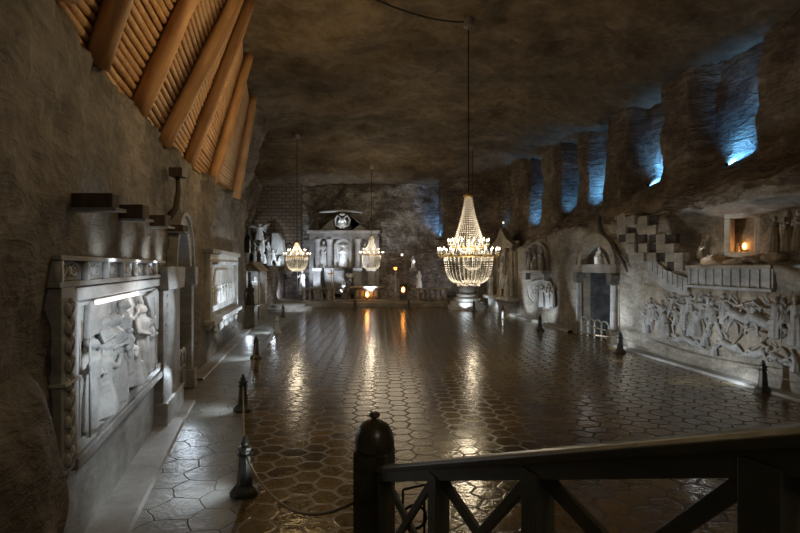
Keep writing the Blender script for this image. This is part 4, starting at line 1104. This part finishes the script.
# ---------------- chandeliers ----------------
def chandelier(px_, Y, ycap, ytop, yring, ybot, rx, ncand, nstr, label, power, cap_z=None):
    X = (px_-400)/F*Y
    zt, zr, zb = (H+(266.7-v)/F*Y for v in (ytop, yring, ybot))
    zc = ceil_z(X, Y)
    Rr = rx/F*Y
    e = empty('chandelier', (X, Y, zr), 0, label, 'chandelier', 'crystal chandeliers')
    hu, hb = zt-zr, zb-zr
    MB().lathe([(0.02, hu+0.05), (0.02, zc-zr-0.2)], n=8).build('rod', 'iron', e)
    rs = 0.17*Y/17.3 if Y < 20 else 0.17
    MB().lathe([(0.05, zc-zr-0.30), (rs, zc-zr-0.22), (rs, zc-zr-0.02), (0.09, zc-zr+0.2)], n=14).build('ceiling_rose', 'salt_grey', e, smooth=False)
    MB().lathe([(0.05, hu+0.12), (0.11*Rr+0.05, hu+0.06), (0.13*Rr+0.04, hu), (0.06, hu-0.04)], n=16).build('crown', 'brass', e, smooth=True)
    Ri = Rr*0.80
    for rr_, zz, th, nm in ((Ri, 0.0, 0.035, 'ring'), (Rr*0.60, 0.26*Rr, 0.022, 'upper_ring')):
        MB().tube([(rr_*math.cos(a), rr_*math.sin(a), zz) for a in [2*PI*k/48 for k in range(48)]], th*max(0.7, Rr), 6, closed=True).build(nm, 'brass', e, smooth=True)
    br = 0.019*max(0.8, Rr)*(Y/17.3)**0.35
    # upper strands: bell curve from the crown to the ring
    mb = MB(); nb = int(hu/(br*3.1))
    for k in range(nstr):
        a = 2*PI*k/nstr
        for j in range(nb+1):
            t = j/nb; r_ = 0.13*Rr + (Ri*0.86-0.13*Rr)*(t**1.5)
            mb.octa((r_*math.cos(a), r_*math.sin(a), hu*(1-t)+0.01), br, br*1.2)
    tag(mb.build('upper_bead_strands', 'crystal', e), kind='stuff')
    mb = MB(); nb = int(-hb*1.15/(br*3.0))
    for k in range(nstr):
        a = 2*PI*(k+0.5)/nstr
        for j in range(nb+1):
            t = j/nb; r_ = Ri*math.cos(t*PI*0.34)**0.9; z = hb*math.sin(t*PI/2)
            mb.octa((r_*math.cos(a), r_*math.sin(a), z), br, br*1.2)
    # swags along the lower rim
    for k in range(8):
        for j in range(12):
            t = j/12; a = 2*PI*(k+t)/8; r_ = Ri*0.46
            mb.octa((r_*math.cos(a), r_*math.sin(a), hb-0.10*Rr*math.sin(PI*t)), br*1.25, br*1.4)
    for rr_ in (0.25, 0.1):
        for j in range(18): mb.octa((Ri*rr_*math.cos(j*0.349), Ri*rr_*math.sin(j*0.349), hb+0.05), br*1.2, br*1.4)
    tag(mb.build('lower_bead_strands', 'crystal', e), kind='stuff')
    mb = MB()
    for k in range(30):
        a = 2*PI*k/30
        for j in range(2): mb.octa((Ri*math.cos(a), Ri*math.sin(a), -0.06-0.07*j), br*1.1, br*1.7)
    tag(mb.build('pendants', 'crystal', e), kind='stuff')
    # candle arms
    first = None
    for tier, (n, rr_, zz) in enumerate(((ncand, Rr, 0.05), (max(6, ncand//2), Rr*0.66, 0.34*Rr))):
        for k in range(n):
            a = 2*PI*(k+0.5*tier)/n; rin = (Ri if tier == 0 else Rr*0.60)
            if first is None:
                arm = MB().tube([(rin-rr_, 0, -0.04), ((rin-rr_)*0.4, 0, -0.10), (0, 0, -0.03), (0, 0, 0.03)], 0.014*max(.8, Rr), 5).build('candle_arm', 'brass', e, smooth=True)
                cd = MB().lathe([(0.045, 0.02), (0.05, 0.04), (0.022, 0.05), (0.022, 0.14)], n=8).build('candle', 'salt_white', arm, smooth=True)
                bl = MB().lathe([(0.010, 0.14), (0.020, 0.165), (0.016, 0.19), (0.004, 0.22)], n=8).build('bulb', 'bulb', arm, smooth=True)
                k_ = 1.0 if Y < 20 else 0.85
                arm.scale = (1, 1, k_)
                first = arm; c = arm
            else:
                c = first.copy(); C.objects.link(c)
                for ch in kids(first):
                    q = ch.copy(); C.objects.link(q); q.parent = c
            c.location = (rr_*math.cos(a), rr_*math.sin(a), zz); c.rotation_euler = (0, 0, a)
    lamp('POINT', 'candle_glow', (0, 0, 0.30*Rr), power*0.6, WARM, 0.22*Rr, parent=e)
    lamp('POINT', 'basket_glow', (0, 0, hb*0.5), power*0.4, WARM, 0.22*Rr, parent=e)
    return e
chandelier(468.5, 17.3, 20, 197, 256, 283, 30.5, 22, 32, 'biggest crystal chandelier, hanging on a long black rod, with a tall bead tent', 150)
chandelier(297, 31.8, 133, 243, 257, 270, 13.5, 14, 24, 'small crystal chandelier hanging before the sculpture group on the block wall', 95)
chandelier(371.5, 40.5, 175, 237, 255, 269, 12, 14, 24, 'small crystal chandelier hanging right before the main altar columns', 100)
chandelier(472.5, 35.0, 146, 240, 255, 269, 12, 14, 24, 'small crystal chandelier half hidden behind the biggest one', 95)
pts = []
for k in range(11):
    t = k/10; x = 372+94*t; Yc = 15.7 + 1.55*math.sin(t*PI/2)
    X = (x-400)/F*Yc
    pts.append((X, Yc, ceil_z(X, Yc)-0.10))
tag(MB().tube(pts, 0.025, 6).build('ceiling_cable', 'iron', smooth=True), 'thin black cable running along the rock ceiling to the big chandelier', 'cable')

# ---------------- bollards and ropes ----------------
def bollard_proto(loc, lab, mat='bollard', k=1.0):
    e = empty('bollard', loc, 0, lab, 'bollard', 'rope bollards')
    b = MB().lathe([(0.21, 0.0), (0.21, 0.05), (0.19, 0.08), (0.15, 0.12), (0.13, 0.15)], n=8).build('base', mat, e)
    s_ = MB().lathe([(0.115, 0.15), (0.075, 0.60), (0.095, 0.62), (0.095, 0.66), (0.06, 0.68)], n=8).build('shaft', mat, e)
    t_ = MB().lathe([(0.05, 0.68), (0.065, 0.72), (0.03, 0.76), (0.035, 0.79), (0.01, 0.82)], n=10).build('finial', mat, e, smooth=True)
    MB().tube([(0.1*math.cos(a), 0.1*math.sin(a), 0.56) for a in [2*PI*q/12 for q in range(12)]], 0.012, 5, closed=True).build('rope_ring', 'iron', e, smooth=True)
    return e
def fl(px_, py_): Y = F*H/(py_-266.7); return ((px_-400)/F*Y, Y, 0)
LB_ = [(245, 494, 'dark bronze bollard nearest the stair railing, rope end tied to it'), (243, 411, 'dark bollard second along the walkway, opposite the big relief'),
       (256, 359, 'dark bollard third along the walkway, opposite the arched doorway'), (277, 333, 'pale bollard catching the light near the pedestal statue'),
       (283, 317.5, 'small bollard at the far end of the walkway rope')]
RB_ = [(763, 392, 'dark bollard before the battle relief, the closest to the railing on that wall'), (620, 353, 'dark bollard at the corner of the wide portal'),
       (540, 331, 'dark bollard standing under the oval relief'), (503, 319, 'dark bollard standing before the gabled side altar'), (474, 311.5, 'small dark bollard beside the low curved pulpit')]
PB_ = [(355, 310.3, 'small bollard at the platform edge before the altar table and lectern'), (409, 309.9, 'small bollard at the platform edge beside the far balustrade')]
proto = None; posL = []; posR = []
for i, (x, y, lab) in enumerate(LB_ + RB_ + PB_):
    p = fl(x, y)
    lab = lab.replace('nearest', 'next to')
    if proto is None: proto = bollard_proto(p, lab); o = proto
    else: o = copy_tree(proto); o.location = p; o['label'] = lab
    if x == 277:  # this bollard alone is coloured white
        for ch in kids(o):
            if ch.name.startswith('rope'): continue
            ch.data = ch.data.copy(); ch.data.materials.clear(); ch.data.materials.append(M['salt_white'])
    o.rotation_euler = (0, 0, random.uniform(0, 1))
    (posL if i < 5 else posR if i < 10 else []).append(Vector(p))
def rope(a, b, sag, lab, r=0.014, r_end=0.1):
    n = 20; d = (b-a); d2 = Vector((d.x, d.y, 0)).normalized()
    a = a + d2*r_end; b = b - d2*r_end if r_end else b
    pts = [a.lerp(b, k/n) - Vector((0, 0, sag*4*(k/n)*(1-k/n))) for k in range(n+1)]
    tag(MB().tube(pts, r, 6).build('rope', 'rope', smooth=True), lab, 'rope', 'barrier ropes')
z5 = Vector((0, 0, 0.56))
ropes_l = ['pale rope slung between the two bollards closest to the stair railing', 'rope slung between the second and third bollards along the walkway', 'rope slung between the third bollard and the pale bollard', 'rope slung between the pale bollard and the end bollard of the walkway']
for k in range(4): rope(posL[k]+z5, posL[k+1]+z5, 0.28 if k else 0.12, ropes_l[k], 0.016)
ropes_r = ['rope slung from the portal bollard to the battle relief bollard', 'rope slung between the bollards of the oval relief and the portal', 'rope slung between the bollards of the side altar and the oval relief', 'rope slung between the pulpit bollard and the side altar bollard']
for k in range(4): rope(posR[k]+z5, posR[k+1]+z5, 0.15, ropes_r[k], 0.014)
rope(posR[0]+z5, Vector((9.6, 10.2, 0.6)), 0.15, 'rope leaving the battle relief bollard towards the stair')

# ---------------- stair railing ----------------
A = Vector((-0.13, 4.0, 1.71)); B = Vector((0.94, 1.25, 2.83)); d = B-A
Lh = math.hypot(d.x, d.y); slope = d.z/Lh
e = empty('stair_railing', (A.x, A.y, 0), math.atan2(d.y, d.x), 'dark green wooden stair railing with crossed braces below a moulded handrail', 'railing')
z0 = A.z
def sheared(mb):
    mb.v = [(x, y, z+slope*x) for x, y, z in mb.v]; return mb
L2 = Lh+0.9
mb = MB()
sec = [(-0.055, -0.03), (-0.06, 0.0), (-0.045, 0.018), (0, 0.024), (0.045, 0.018), (0.06, 0.0), (0.055, -0.03)]
vs = []; 
for x in (0, L2): vs += [(x, y_, z0+z_-0.02) for y_, z_ in sec]
n = len(sec)
mb.addv(vs, [tuple(range(n)), tuple(range(2*n-1, n-1, -1))]+[(i, (i+1) % n, (i+1) % n+n, i+n) for i in range(n)])
sheared(mb).build('handrail', 'rail', e, bevel=0.004)
sheared(MB().box(0, L2, -0.035, 0.035, z0-0.12, z0-0.045)).build('top_rail', 'rail', e, bevel=0.004)
sheared(MB().box(0, L2, -0.035, 0.035, z0-0.78, z0-0.70)).build('bottom_rail', 'rail', e, bevel=0.004)
step = Lh/3.08
for k in range(5):
    x = 0.02 + k*step*(0.995); wd = 0.03 if k == 0 else 0.055
    zz = z0+slope*x
    MB().box(x-wd, x+wd, -0.045, 0.045, zz-1.0, zz-0.08).build('post', 'rail', e, bevel=0.004)
for k in range(4):
    xa, xb = 0.05+k*step, (k+1)*step-0.03
    for s_ in (0, 1):
        za, zb_ = (z0-0.70, z0-0.12) if s_ else (z0-0.12, z0-0.70)
        w2 = 0.035
        mb = MB(); y0_, y1_ = (-0.026, 0.0) if s_ else (0.0, 0.026)
        mb.prism([(xa, za-w2), (xb, zb_-w2), (xb, zb_+w2), (xa, za+w2)], y0_, y1_)
        sheared(mb).build('cross_brace', 'rail', e, bevel=0.003)
# newel post
P0 = (A.x-0.05-0.02, A.y+0.12)
e = empty('newel_post', (P0[0], P0[1]+0.05, 0), R(-20), 'thick dark newel post with domed cap and knob at the foot of the railing', 'post')
MB().box(-0.13, 0.13, -0.13, 0.13, 0, 1.78).build('shaft', 'newel', e, bevel=0.02)
MB().lathe([(0.14, 1.76), (0.155, 1.79), (0.155, 1.84), (0.145, 1.90), (0.115, 1.96), (0.06, 2.0), (0.04, 2.01)], n=20).build('cap', 'newel', e, smooth=True)
MB().ball((0, 0, 2.04), (0.045, 0.045, 0.03), 12, 8).build('knob', 'newel', e, smooth=True)
rope(posL[0]+z5, Vector((P0[0]-0.12, P0[1]+0.05, 1.38)), 0.40, 'rope hanging in a long curve from the newel post to a bollard', 0.016, 0.0)
sheared(MB().box(-0.1, L2, -0.04, 0.06, z0-1.15, z0-0.93)).build('stringer', 'rail', bpy.data.objects['stair_railing'], bevel=0.004)
# black iron candle rack behind the railing
x_, y_, _ = fl(432, 545)
e = empty('iron_candle_rack', (0.25, 5.5, 0), 0, 'black iron stand with looped rails seen through the railing', 'stand')
mb = MB()
for s_ in (-0.22, 0.0, 0.22): MB().tube([(s_, 0, 0), (s_, 0, 0.9)], 0.014, 6).build('leg', 'iron', e)
MB().tube([(-0.22, 0, 0.9), (0.0, 0, 0.95), (0.22, 0, 0.9)], 0.014, 6).build('top_bar', 'iron', e)
MB().tube([(0.12*math.cos(a)-0.1, 0, 0.62+0.12*math.sin(a)) for a in [2*PI*k/16 for k in range(16)]], 0.016, 6, closed=True).build('ring', 'iron', e, smooth=True)
MB().box(-0.2, 0.2, -0.12, 0.12, 0.0, 0.03).build('foot_plate', 'iron', e)

# ---------------- light fittings of the cave ----------------
# blue uplights in the niches
blue_lab = ['brightest, beside the big rough buttress', 'wide niche above the checkered steps', 'third niche along the upper wall', 'slanted niche at mid wall', 'narrow niche over the oval relief', 'narrow niche over the gabled side altar', 'far niche by the end wall']
for i, c in enumerate(nich):
    bx = line_at(right_line, c); zl = {0: 6.55, 1: 6.55, 2: 6.5}.get(i, 6.3 if i < 5 else 5.9)
    zl = lerp_keys(RK, c)[6][1] + 0.16
    x = bx + 1.2
    if i >= 2: c -= 0.3
    e = empty('blue_floodlight', (x, c, zl), 0, 'small blue floodlight in the ' + blue_lab[i] if i else 'small blue floodlight at the foot of the widest rough niche', 'floodlight', 'blue floodlights in the upper niches')
    MB().box(-0.06, 0.06, -0.10, 0.10, -0.10, 0.0).build('housing', 'iron', e)
    MB().box(0.06, 0.07, -0.09, 0.09, -0.08, -0.02).build('lens', 'bluelamp', e)
    lamp('SPOT', 'blue_beam', (0.10, 0, 0.0), [620, 560, 620, 620, 620, 900][i], BLUE, 0.05, aim=(0.85, 0, 0.75) if i < 2 else (0.45, 0.75, 0.75), angle=125 if i < 2 else 115, blend=1.0, parent=e)

e = empty('blue_floodlight', (3.0, 43.9, 5.5), 0, 'small blue floodlight high in the corner slot of the end wall', 'floodlight', 'blue floodlights in the upper niches')
MB().box(-0.06, 0.6, -0.10, 0.10, -0.10, 0.0).build('housing', 'iron', e)
lamp('SPOT', 'blue_beam', (0, 0, 0.05), 380, BLUE, 0.05, aim=(0.35, 0.9, 1.2), angle=90, blend=1.0, parent=e)
# cool spots for the reliefs and the walkway
def spot(loc, aim, p, ang, col=COOL, blend=0.7, size=0.06, name='relief_spot'): return lamp('SPOT', name, loc, p, col, size, aim=aim, angle=ang, blend=blend)
for u in (0.2, 1.7, 3.1, 4.4):
    spot(LA.world(u+0.3, 0.45, 3.25), LA.world(u+0.3, 0, 3.55), 24, 100, blend=1.0)
spot(LA.world(-0.9, 1.6, 2.9), LA.world(0.2, 0, 2.2), 120, 75)
spot(LA.world(2.6, 1.5, 3.2), LA.world(2.2, 0, 1.9), 80, 95)
spot(LA.world(5.6, 1.4, 2.6), LA.world(4.2, 0, 2.0), 85, 80)
spot(LA.world(0.2, 2.3, 0.5), LA.world(1.0, 0, 1.2), 14, 100)
lamp('POINT', 'strip_light', LA.world(1.9, 0.40, 2.6), 8, (1, 0.93, 0.9), 0.1)  # added fill light below the lintel glow, no fitting here
spot(LB.world(0.2, 2.0, 0.6), LB.world(0.4, 0, 2.4), 30, 80)
spot(LB.world(2.6, 2.2, 0.6), LB.world(2.4, 0, 2.6), 60, 80)
spot(LC.world(3.2, 2.2, 0.4), LC.world(5.5, 0, 2.7), 620, 80)
spot(LC.world(9.0, 2.0, 0.5), LC.world(7.8, 0, 2.2), 260, 80)
spot(LC.world(10.4, 0.5, 0.5), LC.world(7.5, 0.25, 0.0), 30, 100, blend=1.0)
spot(LA.world(5.4, 0.5, 0.9), LA.world(3.0, 0.35, 0.0), 40, 90, blend=1.0)
# pools on the walkway, from heads on the bollards
for k, p in enumerate(posL[:4]):
    spot((p.x-0.12, p.y, 0.66), (p.x-0.8, p.y-0.02, 0.0), [40, 45, 60, 90][k], 95, blend=1.0, name='bollard_spot')
spot((-6.5, 36.0, 2.5), (-8.2, 39.5, 0.2), 260, 70)
spot((-9.2, 41.5, 3.6), (-11.0, 44.5, 4.8), 300, 75)
spot((-7.2, 30.4, 1.0), (-8.0, 28.4, 0.9), 40, 80)
# main altar
for x in (-7.2, -4.8, -2.4): spot((x, 42.6, 1.0), (x, 45.0, 4.6), 650, 85, col=(0.72, 0.82, 1.0))
spot((-4.8, 43.8, 3.0), (-4.8, 45.0, 4.4), 70, 45)
spot((-4.8, 44.0, 6.5), (-4.8, 45.2, 7.3), 40, 100)
spot((-9.5, 42.2, 0.9), (-10.0, 46.0, 2.0), 110, 100, col=(0.75, 0.78, 1.0))
spot((0.0, 42.8, 0.9), (0.0, 46.0, 4.0), 420, 110, col=(0.85, 0.88, 1.0))
spot((3.0, 42.8, 0.9), (3.0, 46.0, 3.0), 120, 110, col=(0.85, 0.88, 1.0))
# wall with the carved reliefs
spot(RD.world(2.5, 1.2, 0.15), RD.world(3.2, 0, 2.4), 120, 90, size=0.2)
spot(RD.world(4.5, 0.95, 0.7), RD.world(4.0, 0.5, 0.0), 40, 120, blend=1.0)
spot(RC.world(1.0, 0.95, 0.7), RC.world(1.2, 0.5, 0.0), 50, 120, blend=1.0)
spot(RC.world(5.0, 0.95, 0.7), RC.world(5.2, 0.5, 0.0), 40, 120, blend=1.0)
spot(RC.world(2.2, 1.6, 0.3), RC.world(3.0, 0, 1.8), 300, 90)
spot(RC.world(6.5, 1.5, 0.3), RC.world(6.0, 0, 1.2), 130, 90)
spot(RC.world(3.0, 1.9, 0.3), RC.world(2.6, 0.3, 0.0), 40, 120)
spot(RB.world(1.0, 1.8, 0.5), RB.world(1.6, 0, 2.4), 170, 90)
spot(RB.world(5.6, 1.8, 0.5), RB.world(5.2, 0, 2.4), 130, 90)
spot(RA.world(-1.5, 1.6, 0.3), RA.world(-0.5, 0, 1.6), 150, 100)
spot(RA.world(1.5, 2.8, 0.3), RA.world(2.0, 0, 1.8), 200, 110)
spot(RA.world(5.0, 2.8, 0.3), RA.world(5.2, 0, 1.8), 200, 110)
for q in (-0.6, 5.6): spot(RA.world(q, 0.75, 0.45), RA.world(q-0.3, 0.3, 0.0), 34, 110, blend=1.0)
spot(RA.world(2.6, -0.5, 3.75), RA.world(4.2, -0.9, 3.2), 10, 130)
spot(RA.world(6.4, -0.4, 3.7), RA.world(7.0, -0.9, 3.2), 14, 130)
spot(RA.world(3.0, 0.6, 3.4), RA.world(3.6, -1.3, 4.2), 40, 90, col=(1.0, 0.85, 0.65))
spot((4.6, 38.5, 0.4), (5.3, 40.5, 0.8), 70, 90)
